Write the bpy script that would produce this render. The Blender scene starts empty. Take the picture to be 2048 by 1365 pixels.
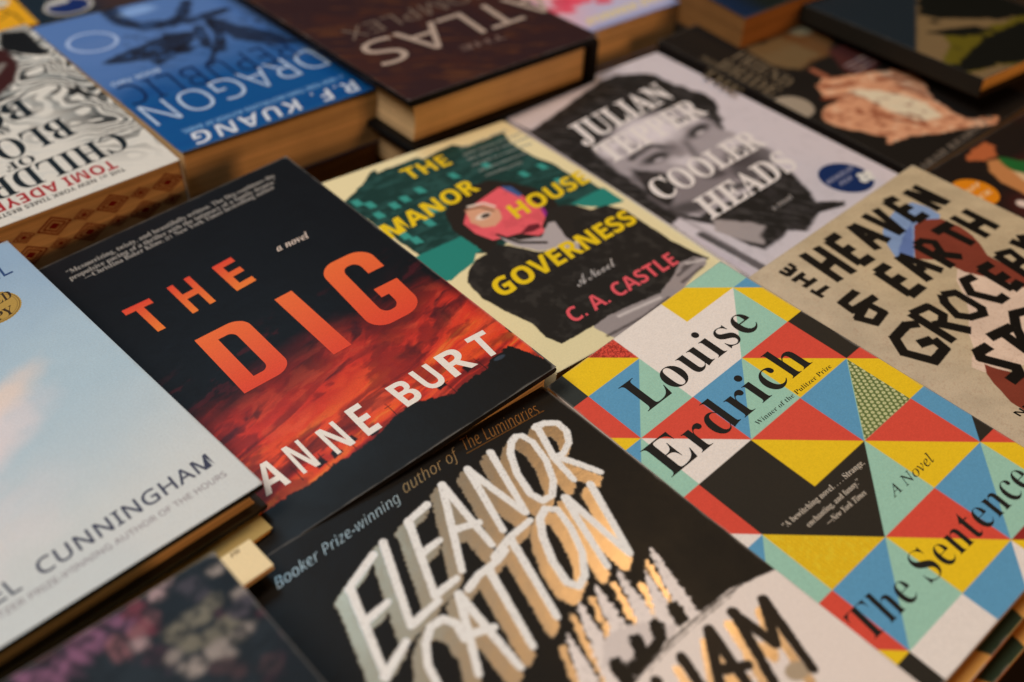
# A bookshop table crowded with paperbacks and hardcovers, seen close up.
# Every printed cover is real geometry: a finely divided sheet whose ink is laid down by code
# as a colour attribute, with the lettering as thin sheets of ink above it.
import bpy, math, random
import numpy as np
from mathutils import Matrix, Vector

sc = bpy.context.scene
COL = sc.collection
POSE = {
    'erd': (0.20920, 0.20347, 0.06188, -0.02318, 0.00076, -0.12134, 0.1101, 0.1827),
    'dig': (0.06641, 0.42390, 0.05963, -0.04019, -0.02798, -0.07764, 0.1518, 0.2201),
    'cunn': (-0.07470, 0.41869, 0.08322, 0.05482, -0.02202, 0.02440, 0.1481, 0.2079),
    'flower': (-0.08568, 0.19187, 0.10098, 0.01774, -0.00687, 0.02312, 0.1400, 0.2100),
    'catton': (0.04906, 0.20358, 0.06804, -0.00816, -0.00095, 0.00436, 0.1550, 0.2350),
    'manor': (0.22852, 0.40483, 0.05562, -0.02546, 0.00688, 0.06158, 0.1325, 0.1928),
    'cooler': (0.36694, 0.41634, 0.04573, -0.07880, -0.01660, 0.00253, 0.1420, 0.2220),
    'heaven': (0.33522, 0.19444, 0.06035, 0.00018, 0.02237, -0.02599, 0.1469, 0.2290),
    'hands': (0.51380, 0.40937, 0.05087, -0.03073, 0.02776, -0.01462, 0.1400, 0.2100),
    'tree': (0.61228, 0.41196, 0.06712, -0.10105, -0.02622, 0.01257, 0.1300, 0.2000),
    'blue': (0.57017, 0.56252, 0.08081, -0.11174, 0.03956, -0.03581, 0.1300, 0.2000),
    'yellow': (0.07816, 0.92267, 0.05000, -0.05353, -0.00000, -0.00000, 0.1300, 0.2000),
    'seal': (0.21561, 0.91226, 0.05000, -0.09407, -0.00000, 0.00000, 0.1300, 0.2000),
    'kuang': (0.17397, 0.65216, 0.07532, -0.00155, -0.00389, 0.04326, 0.1306, 0.2021),
    'child': (0.03016, 0.64878, 0.08053, -0.01678, 0.00134, -0.00493, 0.1400, 0.2100),
    'atlas': (0.29663, 0.64055, 0.08209, -0.01762, -0.00459, 0.03636, 0.1525, 0.2350),
    'pink': (0.45150, 0.63949, 0.06100, -0.07865, 0.00000, 0.00000, 0.1555, 0.2030),
    'cream': (0.02052, 0.20509, 0.07650, 0.04000, 0.00000, 0.00000, 0.0500, 0.0145),
    'gold': (-0.05133, 0.39288, 0.06950, 0.06600, 0.00000, 0.00000, 0.1200, 0.1900),
    'burger': (0.50180, 0.19637, 0.04700, -0.03491, 0.00000, 0.00000, 0.1400, 0.2000),
    'teal': (0.62467, 0.43720, 0.09200, -1.03323, 0.00000, 0.00000, 0.1300, 0.1900),
    'pink2': (0.45350, 0.64299, 0.03080, -0.08865, 0.00000, 0.00000, 0.1565, 0.2000),
}

CAM_LOC = [0, 0, 0.353]
CAM_ROT = [[0.742762, 0.442533, -0.502463], [-0.669392, 0.507395, -0.542646], [0.014808, 0.739402, 0.673101]]


# ------------------------------------------------------------------ colour
def lin(c, k=1.0):
    c = np.asarray(c, float) / 255.0
    return np.where(c <= .04045, c / 12.92, ((c + .055) / 1.055) ** 2.4) * k
INK = 1.12          # photograph value -> base colour
def ink(*c): return np.clip(lin(c, INK), 0.004, .84)

# ------------------------------------------------------------------ materials
def ramp_noise(nt, scale, detail=3, rough=.6, coord=None, stretch=None):
    tc = nt.nodes.new('ShaderNodeTexCoord'); n = nt.nodes.new('ShaderNodeTexNoise')
    n.inputs['Scale'].default_value = scale; n.inputs['Detail'].default_value = detail; n.inputs['Roughness'].default_value = rough
    if stretch:
        mp = nt.nodes.new('ShaderNodeMapping'); mp.inputs['Scale'].default_value = stretch
        nt.links.new(tc.outputs['Object'], mp.inputs['Vector']); nt.links.new(mp.outputs['Vector'], n.inputs['Vector'])
    else:
        nt.links.new(tc.outputs['Object'], n.inputs['Vector'])
    return n
def M(nt, op, a, b=None, c=None):
    m = nt.nodes.new('ShaderNodeMath'); m.operation = op
    for i, v in enumerate((a, b, c)):
        if v is None: continue
        if isinstance(v, (int, float)): m.inputs[i].default_value = v
        else: nt.links.new(v, m.inputs[i])
    return m.outputs[0]
def print_mat(name, rough, coat=0.0, bump=.15, spec=.5):
    m = bpy.data.materials.new(name); m.use_nodes = True; nt = m.node_tree; b = nt.nodes['Principled BSDF']
    at = nt.nodes.new('ShaderNodeAttribute'); at.attribute_name = 'Col'
    fo = nt.nodes.new('ShaderNodeAttribute'); fo.attribute_name = 'foil'
    n1 = ramp_noise(nt, 1300, 2, .8); n2 = ramp_noise(nt, 38, 4, .65)
    mr = nt.nodes.new('ShaderNodeMapRange'); mr.inputs[1].default_value = .25; mr.inputs[2].default_value = .75; mr.inputs[3].default_value = .90; mr.inputs[4].default_value = 1.10
    nt.links.new(n1.outputs[0], mr.inputs[0])
    mx = nt.nodes.new('ShaderNodeVectorMath'); mx.operation = 'SCALE'
    nt.links.new(at.outputs['Color'], mx.inputs[0]); nt.links.new(mr.outputs[0], mx.inputs['Scale'])
    nt.links.new(mx.outputs[0], b.inputs['Base Color'])
    r = M(nt, 'MULTIPLY_ADD', n2.outputs[0], .22, rough - .11)
    rr = nt.nodes.new('ShaderNodeMix'); rr.data_type = 'FLOAT'
    nt.links.new(fo.outputs['Fac'], rr.inputs[0]); nt.links.new(r, rr.inputs[2]); rr.inputs[3].default_value = .34
    nt.links.new(rr.outputs[0], b.inputs['Roughness'])
    nt.links.new(fo.outputs['Fac'], b.inputs['Metallic'])
    b.inputs['Specular IOR Level'].default_value = spec
    b.inputs['Coat Weight'].default_value = coat; b.inputs['Coat Roughness'].default_value = .28
    n3 = ramp_noise(nt, 420, 3, .6)
    h = M(nt, 'ADD', M(nt, 'MULTIPLY', n3.outputs[0], .5), M(nt, 'MULTIPLY', n2.outputs[0], 2.2))
    bp = nt.nodes.new('ShaderNodeBump'); bp.inputs['Strength'].default_value = bump; bp.inputs['Distance'].default_value = .0006
    nt.links.new(h, bp.inputs['Height']); nt.links.new(bp.outputs[0], b.inputs['Normal'])
    return m
MATTE = print_mat('matte_card', .6, 0, .12, .12)
GLOSS = print_mat('laminated_jacket', .4, 0, .14, .1)
SATIN = print_mat('satin_card', .48, 0, .14, .15)

def page_mat(name, col, dark=.36, line=1500):
    m = bpy.data.materials.new(name); m.use_nodes = True; nt = m.node_tree; b = nt.nodes['Principled BSDF']
    n = ramp_noise(nt, 1, 3, .75, stretch=(9, 9, line)); n2 = ramp_noise(nt, 1, 2, .6, stretch=(3, 3, line * .22)); n3 = ramp_noise(nt, 22, 4)
    cr = nt.nodes.new('ShaderNodeValToRGB'); e = cr.color_ramp.elements
    c = lin(col); e[0].position = .33; e[0].color = (*(c * dark), 1); e[1].position = .62; e[1].color = (*c, 1)
    s = M(nt, 'ADD', M(nt, 'MULTIPLY', n.outputs[0], .5), M(nt, 'ADD', M(nt, 'MULTIPLY', n2.outputs[0], .3), M(nt, 'MULTIPLY', n3.outputs[0], .22)))
    nt.links.new(s, cr.inputs[0])
    at = nt.nodes.new('ShaderNodeAttribute'); at.attribute_name = 'Stain'
    mx = nt.nodes.new('ShaderNodeMix'); mx.data_type = 'RGBA'
    nt.links.new(at.outputs['Fac'], mx.inputs[0]); nt.links.new(cr.outputs[0], mx.inputs[6]); mx.inputs[7].default_value = (*lin((120, 40, 22)), 1)
    nt.links.new(mx.outputs[2], b.inputs['Base Color'])
    b.inputs['Roughness'].default_value = .85; b.inputs['Specular IOR Level'].default_value = .15
    bp = nt.nodes.new('ShaderNodeBump'); bp.inputs['Strength'].default_value = .5; bp.inputs['Distance'].default_value = .0004
    nt.links.new(n.outputs[0], bp.inputs['Height']); nt.links.new(bp.outputs[0], b.inputs['Normal'])
    return m
PAGES = page_mat('cream_page_edges', (232, 194, 142))
PAGES_GOLD = page_mat('golden_page_edges', (240, 190, 110))  # golden tint of pages in warm light, put into the colour
PAGES_DARK = page_mat('brown_page_edges', (170, 118, 66))

# ------------------------------------------------------------------ mesh helpers
def mesh_obj(name, verts, faces, mat, parent=None, col=None, foil=None, smooth=False, mats=None, midx=None):
    me = bpy.data.meshes.new(name)
    verts = np.asarray(verts, np.float32)
    if isinstance(faces, np.ndarray):
        nf = len(faces)
        me.vertices.add(len(verts)); me.vertices.foreach_set('co', verts.ravel())
        me.loops.add(nf * 4); me.loops.foreach_set('vertex_index', faces.ravel().astype(np.int32))
        me.polygons.add(nf); me.polygons.foreach_set('loop_start', np.arange(0, nf * 4, 4, dtype=np.int32))
        me.update(calc_edges=True)
    else:
        me.from_pydata([tuple(map(float, v)) for v in verts], [], faces)
    for m in ([mat] if mats is None else mats): me.materials.append(m)
    if midx is not None: me.polygons.foreach_set('material_index', np.asarray(midx, np.int32))
    if col is not None:
        col = np.asarray(col, np.float32)
        if col.ndim == 1: col = np.tile(col, (len(verts), 1))
        ca = me.color_attributes.new('Col', 'FLOAT_COLOR', 'POINT')
        ca.data.foreach_set('color', np.c_[col[:, :3], np.ones(len(col))].astype(np.float32).ravel())
    if foil is not None:
        fa = me.attributes.new('foil', 'FLOAT', 'POINT'); fa.data.foreach_set('value', np.asarray(foil, np.float32).ravel())
    if smooth: me.polygons.foreach_set('use_smooth', [True] * len(me.polygons))
    o = bpy.data.objects.new(name, me); COL.objects.link(o)
    if parent: o.parent = parent
    return o

# ------------------------------------------------------------------ lettering
CODES = dict(sb=(0x1D400, 0x1D41A), si=(0x1D434, 0x1D44E), sbi=(0x1D468, 0x1D482), scr=(0x1D4D0, 0x1D4EA),
             ss=(0x1D5A0, 0x1D5BA), ssb=(0x1D5D4, 0x1D5EE), ssi=(0x1D608, 0x1D622), plain=None)
def code(s, st):
    if CODES[st] is None: return s
    U, l = CODES[st]; out = ''
    for ch in s:
        if 'A' <= ch <= 'Z': out += chr(U + ord(ch) - 65)
        elif 'a' <= ch <= 'z': out += '\u210e' if (st == 'si' and ch == 'h') else chr(l + ord(ch) - 97)
        else: out += ch
    return out
_h = {}
_keep = bpy.data.curves.new('lettering', 'FONT'); _tob = bpy.data.objects.new('lettering', _keep)
def glyphs(s, st, off=0., sp=1.):
    cu = _keep; cu.body = code(s, st); cu.offset = off; cu.space_character = sp; cu.resolution_u = 4
    me = _tob.to_mesh()
    v = np.array([w.co[:2] for w in me.vertices]); f = [tuple(p.vertices) for p in me.polygons]
    _tob.to_mesh_clear()
    return v, f
def cap_h(st):
    if st not in _h: _h[st] = glyphs('H', st)[0][:, 1].max()
    return _h[st]

class Ink:
    """thin sheets of ink lying on a cover (local mm: u right, v towards the reader)"""
    def __init__(s): s.v = []; s.f = []; s.c = []; s.foil = []; s.brk = []
    def add(s, uv, faces, col, z, foil=0.):
        n = len(s.v); uv = np.asarray(uv)
        s.v += [(a / 1000., -b / 1000., z) for a, b in uv]; s.f += [tuple(i + n for i in f) for f in faces]
        col = np.asarray(col)
        s.c += [col] * len(uv) if col.ndim == 1 else list(col); s.foil += [foil] * len(uv)
    def text(s, t, st, q, col, z=1.2e-4, off=0., sp=1., foil=0., col2=None):
        """q = [baseline left, baseline right, top left] in mm"""
        if len(t) > 1 or not s.f: s.brk.append((len(s.v), len(s.f)))
        v, f = glyphs(t, st, off, sp); bl, br, tl = [np.array(p, float) for p in q]
        x0, x1 = v[:, 0].min(), v[:, 0].max(); X = (v[:, 0] - x0) / (x1 - x0); Y = v[:, 1] / cap_h(st)
        P = bl + X[:, None] * (br - bl) + Y[:, None] * (tl - bl)
        c = col if col2 is None else np.asarray(col) * np.clip(1 - Y, 0, 1)[:, None] + np.asarray(col2) * np.clip(Y, 0, 1)[:, None]
        s.add(P, f, c, z, foil)
    def shape(s, loops, q, col, col2=None, z=1.2e-4):
        from mathutils.geometry import tessellate_polygon
        vs = [Vector((x, y, 0)) for lp in loops for x, y in lp]
        tris = tessellate_polygon([[Vector((x, y, 0)) for x, y in lp] for lp in loops])
        v = np.array([p[:2] for p in vs]); bl, br, tl = [np.array(p, float) for p in q]
        P = bl + v[:, :1] * (br - bl) + v[:, 1:2] * (tl - bl)
        c = col if col2 is None else np.asarray(col) * (1 - v[:, 1:2]) + np.asarray(col2) * v[:, 1:2]
        s.add(P, [tuple(t) for t in tris], c, z)
    def disc(s, c, rx, ry, col, ang=0., z=1.0e-4, n=64, wob=0.):
        a = np.linspace(0, 2 * np.pi, n, endpoint=False); ca, sa = math.cos(ang), math.sin(ang)
        r = 1 + wob * np.cos(a * n / 2)
        x, y = rx * np.cos(a) * r, ry * np.sin(a) * r
        s.add(np.c_[c[0] + x * ca - y * sa, c[1] + x * sa + y * ca], [tuple(range(n))], col, z)
    def ring(s, c, r0, r1, col, k=1., z=1.3e-4, n=64, ang=0.):
        a = np.linspace(0, 2 * np.pi, n, endpoint=False); P = []
        ca, sa = math.cos(ang), math.sin(ang)
        for r in (r0, r1):
            x, y = r * np.cos(a), r * k * np.sin(a); P.append(np.c_[c[0] + x * ca - y * sa, c[1] + x * sa + y * ca])
        s.add(np.vstack(P), [(i, (i + 1) % n, n + (i + 1) % n, n + i) for i in range(n)], col, z)
    def line(s, a, b, w, col, z=1.2e-4, foil=0.):
        a, b = np.array(a, float), np.array(b, float); d = (b - a) / np.linalg.norm(b - a); n = np.array([-d[1], d[0]]) * w / 2
        s.add([a - n, b - n, b + n, a + n], [(0, 1, 2, 3)], col, z, foil)
    def build(s, name, parent, mat=None, label=None):
        if not name.endswith(('lettering', 'text', 'print', 'letters')): s.brk = []
        cuts = sorted(set([(0, 0)] + s.brk)) + [(len(s.v), len(s.f))]; o = None
        for (v0, f0), (v1, f1) in zip(cuts[:-1], cuts[1:]):
            if f1 == f0: continue
            o = mesh_obj(name, s.v[v0:v1], [tuple(i - v0 for i in f) for f in s.f[f0:f1]], mat or GLOSS, parent, np.array(s.c[v0:v1]), s.foil[v0:v1])
        if label: o['label'] = label
        return o

# ------------------------------------------------------------------ painted sheets
_rng = np.random.default_rng(7)
def vnoise(x, y, seed):
    xi, yi = np.floor(x).astype(int), np.floor(y).astype(int); fx, fy = x - xi, y - yi
    fx = fx * fx * (3 - 2 * fx); fy = fy * fy * (3 - 2 * fy)
    def hsh(i, j):
        n = (i * 374761393 + j * 668265263 + seed * 974711) & 0xffffffff
        n = ((n ^ (n >> 13)) * 1274126177) & 0xffffffff
        return ((n ^ (n >> 16)) & 0xffff) / 65535.
    return (hsh(xi, yi) * (1 - fx) + hsh(xi + 1, yi) * fx) * (1 - fy) + (hsh(xi, yi + 1) * (1 - fx) + hsh(xi + 1, yi + 1) * fx) * fy
def sst(a, b, x): t = np.clip((x - a) / (b - a), 0, 1); return t * t * (3 - 2 * t)
class Art:
    def __init__(s, w, h, res, base):
        s.w, s.h, s.res = w, h, res
        s.nx, s.ny = int(round(w / res)), int(round(h / res))
        s.U, s.V = np.meshgrid(np.linspace(0, w, s.nx + 1), np.linspace(0, h, s.ny + 1))
        s.C = np.zeros(s.U.shape + (3,)) + np.asarray(base); s.F = np.zeros(s.U.shape)
    def fbm(s, sx, sy, ang=0., oct=5, seed=1, U=None, V=None):
        U = s.U if U is None else U; V = s.V if V is None else V
        ca, sa = math.cos(ang), math.sin(ang); x = (U * ca + V * sa) / sx; y = (-U * sa + V * ca) / sy
        r = 0; a = .5; t = 0
        for o in range(oct):
            r = r + a * vnoise(x + 17.3 * o, y + 9.1 * o, seed + o); t += a; a *= .55; x = x * 2.03; y = y * 2.03
        return r / t
    def mix(s, m, col, foil=None):
        m = np.clip(m, 0, 1); s.C = s.C * (1 - m[..., None]) + np.asarray(col) * m[..., None]
        s.F = s.F * (1 - m) + (foil or 0.) * m
    def dist(s, pts, closed):
        P = [np.array(p, float) for p in pts]; d = np.full(s.U.shape, 1e9); t_of = np.zeros(s.U.shape)
        E = list(zip(P, P[1:] + P[:1])) if closed else list(zip(P[:-1], P[1:]))
        for k, (a, b) in enumerate(E):
            e = b - a; L = e @ e + 1e-9; t = np.clip(((s.U - a[0]) * e[0] + (s.V - a[1]) * e[1]) / L, 0, 1)
            dd = np.hypot(s.U - a[0] - t * e[0], s.V - a[1] - t * e[1]); m = dd < d; d = np.where(m, dd, d); t_of = np.where(m, (k + t) / len(E), t_of)
        return d, t_of
    def cropped(s, op, pts, pad, *a, **k):
        P = np.array(pts, float); x0, y0 = P.min(0) - pad; x1, y1 = P.max(0) + pad
        i0, i1 = max(0, int(y0 / s.res)), min(s.U.shape[0], int(y1 / s.res) + 2); j0, j1 = max(0, int(x0 / s.res)), min(s.U.shape[1], int(x1 / s.res) + 2)
        full = np.zeros(s.U.shape)
        if i1 <= i0 or j1 <= j0: return full
        t = object.__new__(Art); t.res = s.res; t.U = s.U[i0:i1, j0:j1]; t.V = s.V[i0:i1, j0:j1]; t.C = s.C[i0:i1, j0:j1]; t.F = s.F[i0:i1, j0:j1]
        full[i0:i1, j0:j1] = getattr(t, op)(*a, **k); s.C[i0:i1, j0:j1] = t.C; s.F[i0:i1, j0:j1] = t.F
        return full
    def poly(s, pts, col, soft=None, rough=0., *a, **k): return s.cropped('poly_', pts, (soft or s.res) + rough * 1.2 + 1, pts, col, soft, rough, *a, **k)
    def stroke(s, pts, wid, col, soft=None, rough=0., *a, **k): return s.cropped('stroke_', pts, (soft or s.res) + rough * 1.2 + wid / 2 + 1, pts, wid, col, soft, rough, *a, **k)
    def cut(s, pts, wid, col, seed=1):
        "a blunt, slightly skewed strip of cut paper"
        P = [np.array(p, float) for p in pts]
        for k, (a, b) in enumerate(zip(P[:-1], P[1:])):
            d = (b - a) / np.linalg.norm(b - a); n = np.array([-d[1], d[0]]) * wid / 2; r = np.random.default_rng(int(seed * 97 + k * 13 + abs(a[0]) * 7))
            j = r.uniform(-.35, .35, 4); ea = wid * .30 if k else 0.; eb = wid * .30 if k < len(P) - 2 else 0.
            s.poly([a - n - d * (ea + j[0]), b - n * r.uniform(.92, 1.1) + d * (eb + j[1]), b + n * r.uniform(.92, 1.1) + d * (eb + j[2]), a + n - d * (ea + j[3])], col, .45, .08, 2.)
    def ell(s, c, rx, ry, *a, **k): return s.cropped('ell_', [c], max(rx, ry) * 1.5 + 3, c, rx, ry, *a, **k)
    def poly_(s, pts, col, soft=None, rough=0., rs=4., seed=3, alpha=1., foil=None, grow=0.):
        soft = soft or s.res; P = np.array(pts, float); ins = np.zeros(s.U.shape, bool); j = len(P) - 1
        for i in range(len(P)):
            (xi, yi), (xj, yj) = P[i], P[j]
            c = ((yi > s.V) != (yj > s.V)); ins ^= c & (s.U < (xj - xi) * (s.V - yi) / ((yj - yi) or 1e-9) + xi); j = i
        d, _ = s.dist(pts, True); sd = np.where(ins, -d, d)
        if rough: sd = sd + (s.fbm(rs, rs, 0, 4, seed) - .5) * 2 * rough
        m = sst(soft * .5, -soft * .5, sd - grow) * alpha; s.mix(m, col, foil); return m
    def stroke_(s, pts, wid, col, soft=None, rough=0., rs=2., seed=5, alpha=1., foil=None, taper=0., closed=False):
        soft = soft or s.res; d, t = s.dist(pts, closed); w = wid / 2 * (1 - taper * t)
        if rough: d = d + (s.fbm(rs, rs, 0, 4, seed) - .5) * 2 * rough
        m = sst(soft * .5, -soft * .5, d - w) * alpha; s.mix(m, col, foil); return m
    def ell_(s, c, rx, ry, col, ang=0., soft=.6, alpha=1., rough=0., seed=2):
        ca, sa = math.cos(ang), math.sin(ang); x = (s.U - c[0]) * ca + (s.V - c[1]) * sa; y = -(s.U - c[0]) * sa + (s.V - c[1]) * ca
        r = np.hypot(x / rx, y / ry)
        if rough: r = r + (s.fbm(rx * .6, rx * .6, 0, 3, seed) - .5) * rough
        k = soft / min(rx, ry) / 2; m = sst(1 + k, 1 - k, r) * alpha; s.mix(m, col); return m
    def build(s, name, parent, mat, z=6e-5, label=None, inset=0.0):
        ny, nx = s.U.shape
        de = np.minimum(np.minimum(s.U, s.w - s.U), np.minimum(s.V, s.h - s.V))      # rubbed edges and corners
        wr = s.fbm(9, 9, 0, 5, 201); dc = np.hypot(np.minimum(s.U, s.w - s.U), np.minimum(s.V, s.h - s.V))
        s.mix(np.clip(sst(.75, .15, de + (wr - .5) * 1.6) * .30 + sst(2.6, .8, dc + (wr - .5) * 3) * .4, 0, .5), ink(150, 144, 136))
        V = np.c_[s.U.ravel() / 1000, -s.V.ravel() / 1000, np.full(s.U.size, z)]
        i = np.arange(nx * ny).reshape(ny, nx)
        Fc = np.stack([i[1:, :-1], i[1:, 1:], i[:-1, 1:], i[:-1, :-1]], -1).reshape(-1, 4)
        o = mesh_obj(name, V, Fc, mat, parent, np.clip(s.C.reshape(-1, 3), .003, .86), s.F.ravel())
        if label: o['label'] = label
        return o

# ------------------------------------------------------------------ a book
def tag(o, label, cat='book', group=None, kind=None):
    if label: o['label'] = label
    if kind: o['kind'] = kind
    else: o['category'] = cat
    if group: o['group'] = group
def prism(profile, y0, y1, n):
    m = len(profile); V = []; F = []
    for k in range(n + 1):
        y = y0 + (y1 - y0) * k / n; V += [(x, y, z) for x, z in profile]
    for k in range(n):
        for i in range(m):
            j = (i + 1) % m; F.append((k * m + i, k * m + j, (k + 1) * m + j, (k + 1) * m + i))
    F.append(tuple(range(m - 1, -1, -1))); F.append(tuple(n * m + i for i in range(m)))
    return V, F
def arc(cx, cz, r, a0, a1, n=7): return [(cx + r * math.cos(math.radians(a0 + (a1 - a0) * i / n)), cz + r * math.sin(math.radians(a0 + (a1 - a0) * i / n))) for i in range(n + 1)]
def book(key, name, label, t, cover, hard=False, spine='L', pages=PAGES, group=None, mat=None, spine_col=None, back_col=None, drop=0.0, over=None, stain=None, th=None):
    x, y, z, yaw, pit, rol, w, h = POSE[key]
    root = bpy.data.objects.new(name, None); COL.objects.link(root)
    # the Empty sits at the base of the book; its children are built in cover coordinates
    Rm = Matrix.Rotation(yaw, 4, 'Z') @ Matrix.Rotation(pit, 4, 'X') @ Matrix.Rotation(rol, 4, 'Y')
    root.matrix_world = Matrix.Translation((x, y, z)) @ Rm @ Matrix.Translation((0, 0, -t))
    root.empty_display_size = .02
    tag(root, label, 'book', group)
    mat = mat or (GLOSS if hard else SATIN)
    th = th or (.0026 if hard else .00042); ov = (.003 if hard else .0006) if over is None else over
    r = min(t / 2 - 1e-4, .006 if hard else .0012)
    S = lambda px: px if spine == 'L' else w - px
    outer = arc(r, -r, r, 90, 180) + arc(r, -t + r, r, 180, 270); ri = max(r - th, 2e-4)
    inner = arc(th + ri, -t + th + ri, ri, 270, 180) + arc(th + ri, -th - ri, ri, 180, 90)
    if hard: e1 = arc(w - th / 2, -th / 2, th / 2, 90, -90, 6)[::-1]; e2 = arc(w - th / 2, -t + th / 2, th / 2, 90, -90, 6)[::-1]
    else: e1 = [(w, -th), (w, 0)]; e2 = [(w, -t), (w, -t + th)]
    prof = [(S(a), b) for a, b in (outer + e2 + inner + e1)]
    V, F = prism(prof, 0, -h, 1)
    sc_ = ink(*(spine_col or cover)); cc = ink(*cover); bc = ink(*(back_col or cover))
    cols = np.array([cc if v[2] > -t * .3 else (bc if v[2] < -t * .85 else sc_) for v in V])
    cov = mesh_obj('cover', V, F, mat, root, cols)
    cov.location = (0, 0, t)
    # pages
    x0, x1 = th + 4e-4, w - ov; y0, y1 = -ov, -h + ov; zt, zb = -th - 1e-4 - drop, -t + th + 1e-4
    nf = 8; fore = [(x1 - (.0016 if hard else .0) * math.sin(math.pi * i / nf), zb + (zt - zb) * i / nf) for i in range(nf + 1)]
    pr = [(S(a), b) for a, b in ([(x0, zt), (x0, zb)] + fore)]
    if stain is None:
        V, F = prism(pr, y0, y1, 1); blk = mesh_obj('page_block', V, F, pages, root)
    else:
        V, F = prism(pr, y0, y1, 1); blk = mesh_obj('page_block', V, F, pages, root)
        stain(blk, w, y1, zt, zb)
    blk.location = (0, 0, t)
    bv = blk.modifiers.new('soft_edges', 'BEVEL'); bv.width = .0005; bv.segments = 2; bv.limit_method = 'ANGLE'; bv.angle_limit = math.radians(40)
    return root, cov, w * 1000, h * 1000

# ================================================================== 1 dark thriller with the burning sky
root, cov, W, H = book('dig', 'book', 'black thriller hardcover with a burning red sky and big orange title letters', .024, (24, 23, 24), hard=True, mat=GLOSS)
A = Art(W, H, .4, ink(18, 17, 19))
sil = [(12.9,206.1),(18.8,202.7),(24.7,202.1),(29.4,201.6),(35.5,201.3),(43.9,203.1),(51.5,201.5),(59.1,200.4),(64.9,201.0),(71.5,200.4),(77.9,199.7),(89.1,195.9),(96.5,195.9),(103.8,199.4),(111.4,202.4),(119.2,201.3),(129.8,200.8),(136.2,197.6),(141.0,197.3),(145.0,196.4),(147.4,200.8),(153.6,200.0),(151.3,204.6),(151.1,213.7)]
sil = [(-5, sil[0][1] + 2)] + sorted(sil) + [(W + 5, sil[-1][1])]
sx, sy = np.array([p[0] for p in sil]), np.array([p[1] for p in sil])
base = np.interp(A.U, sx, sy); jag = (A.fbm(1.6, 1.6, 0, 4, 31) - .5) * 5 + (A.fbm(7, 7, 0, 2, 30) - .5) * 4
dv = base - A.V
w1 = A.fbm(26, 13, -.25, 5, 11) - .5; w2 = A.fbm(30, 9, -.25, 4, 19) - .5
X_, Y_ = A.U + w1 * 16, A.V + w2 * 9
streak = A.fbm(46, 5.2, -.16, 5, 41, X_, Y_); cloud = A.fbm(34, 15, -.25, 5, 57, X_, Y_)
lift = (A.U / W - .45) * 6 + (1 - A.U / W) ** 3 * 8
red = sst(74, 20, dv - lift + (cloud - .5) * 62) * sst(.18, .46, cloud + (60 - dv) * .004)
A.mix(red * .55, ink(120, 30, 34)); A.mix(red ** 1.8, ink(205, 54, 38))
A.mix(red * sst(.50, .66, cloud) * sst(75, 35, dv) * .8, ink(232, 78, 44))
org = sst(34, 9, dv + (cloud - .5) * 30) * sst(.44, .62, streak)
A.mix(org * .8, ink(228, 88, 36)); A.mix(org * sst(.60, .72, streak), ink(242, 128, 54))
bil = A.fbm(17, 9, -.2, 5, 97, X_, Y_); A.mix(sst(.50, .36, bil) * sst(76, 40, dv) * .62, ink(84, 24, 28)); A.mix(sst(.56, .70, bil) * sst(70, 30, dv) * .35, ink(236, 92, 60))
dk = sst(.50, .33, streak) * sst(58, 24, dv); A.mix(dk * .72, ink(66, 24, 28))
dk2 = sst(.38, .27, cloud) * sst(80, 55, dv) * sst(22, 34, dv); A.mix(dk2 * .7, ink(60, 24, 30))
A.mix(sst(.6, .72, A.fbm(12, 5, -.2, 5, 77)) * sst(95, 78, dv) * sst(50, 66, dv) * .35, ink(92, 28, 36))
A.mix(sst(.35, -.35, dv + jag * .45), ink(26, 24, 22))
for a in [(52.5,196.2),(59.7,196.2),(67.2,194.6),(76.3,196.8),(110.6,195.1),(124.9,195.0),(155.7,188.8),(153.5,188.8)]:
    A.poly([(a[0] - 2.2, a[1] - 1.2), (a[0] + 1.8, a[1] - 1.8), (a[0] + 2.4, a[1] + 2), (a[0] - 2, a[1] + 2.6)], ink(34, 22, 24), .6, .5, 1.6)
for a in [(43.0,197.3),(54.0,199.2),(66.4,200.1),(87.9,195.5),(112.6,200.9),(129.9,199.7)]:
    A.stroke([(a[0], a[1] - 7), (a[0] + .3, a[1] + 2)], .35, ink(40, 22, 22)); A.stroke([(a[0] - 1.4, a[1] - 5), (a[0] + 1.6, a[1] - 5.2)], .3, ink(40, 22, 22))
A.ell([(138.1,199.8)][0], 2.6, 1.1, ink(52, 62, 74), .1, .5)
A.build('sky_picture', cov, GLOSS)
L1, L2 = ink(232, 92, 40), ink(226, 72, 44)
I = Ink()
# THE
I.text('T', 'ssb', [(33.4,82.7),(46.6,83.3),(31.7,58.0)], ink(234, 118, 48), col2=ink(212, 66, 46))
I.text('H', 'ssb', [(55.2,82.8),(67.0,82.4),(54.2,57.5)], ink(234, 118, 48), col2=ink(212, 66, 46))
I.text('E', 'ssb', [(77.5,82.9),(88.0,82.3),(76.8,58.8)], ink(234, 118, 48), col2=ink(212, 66, 46))
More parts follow.
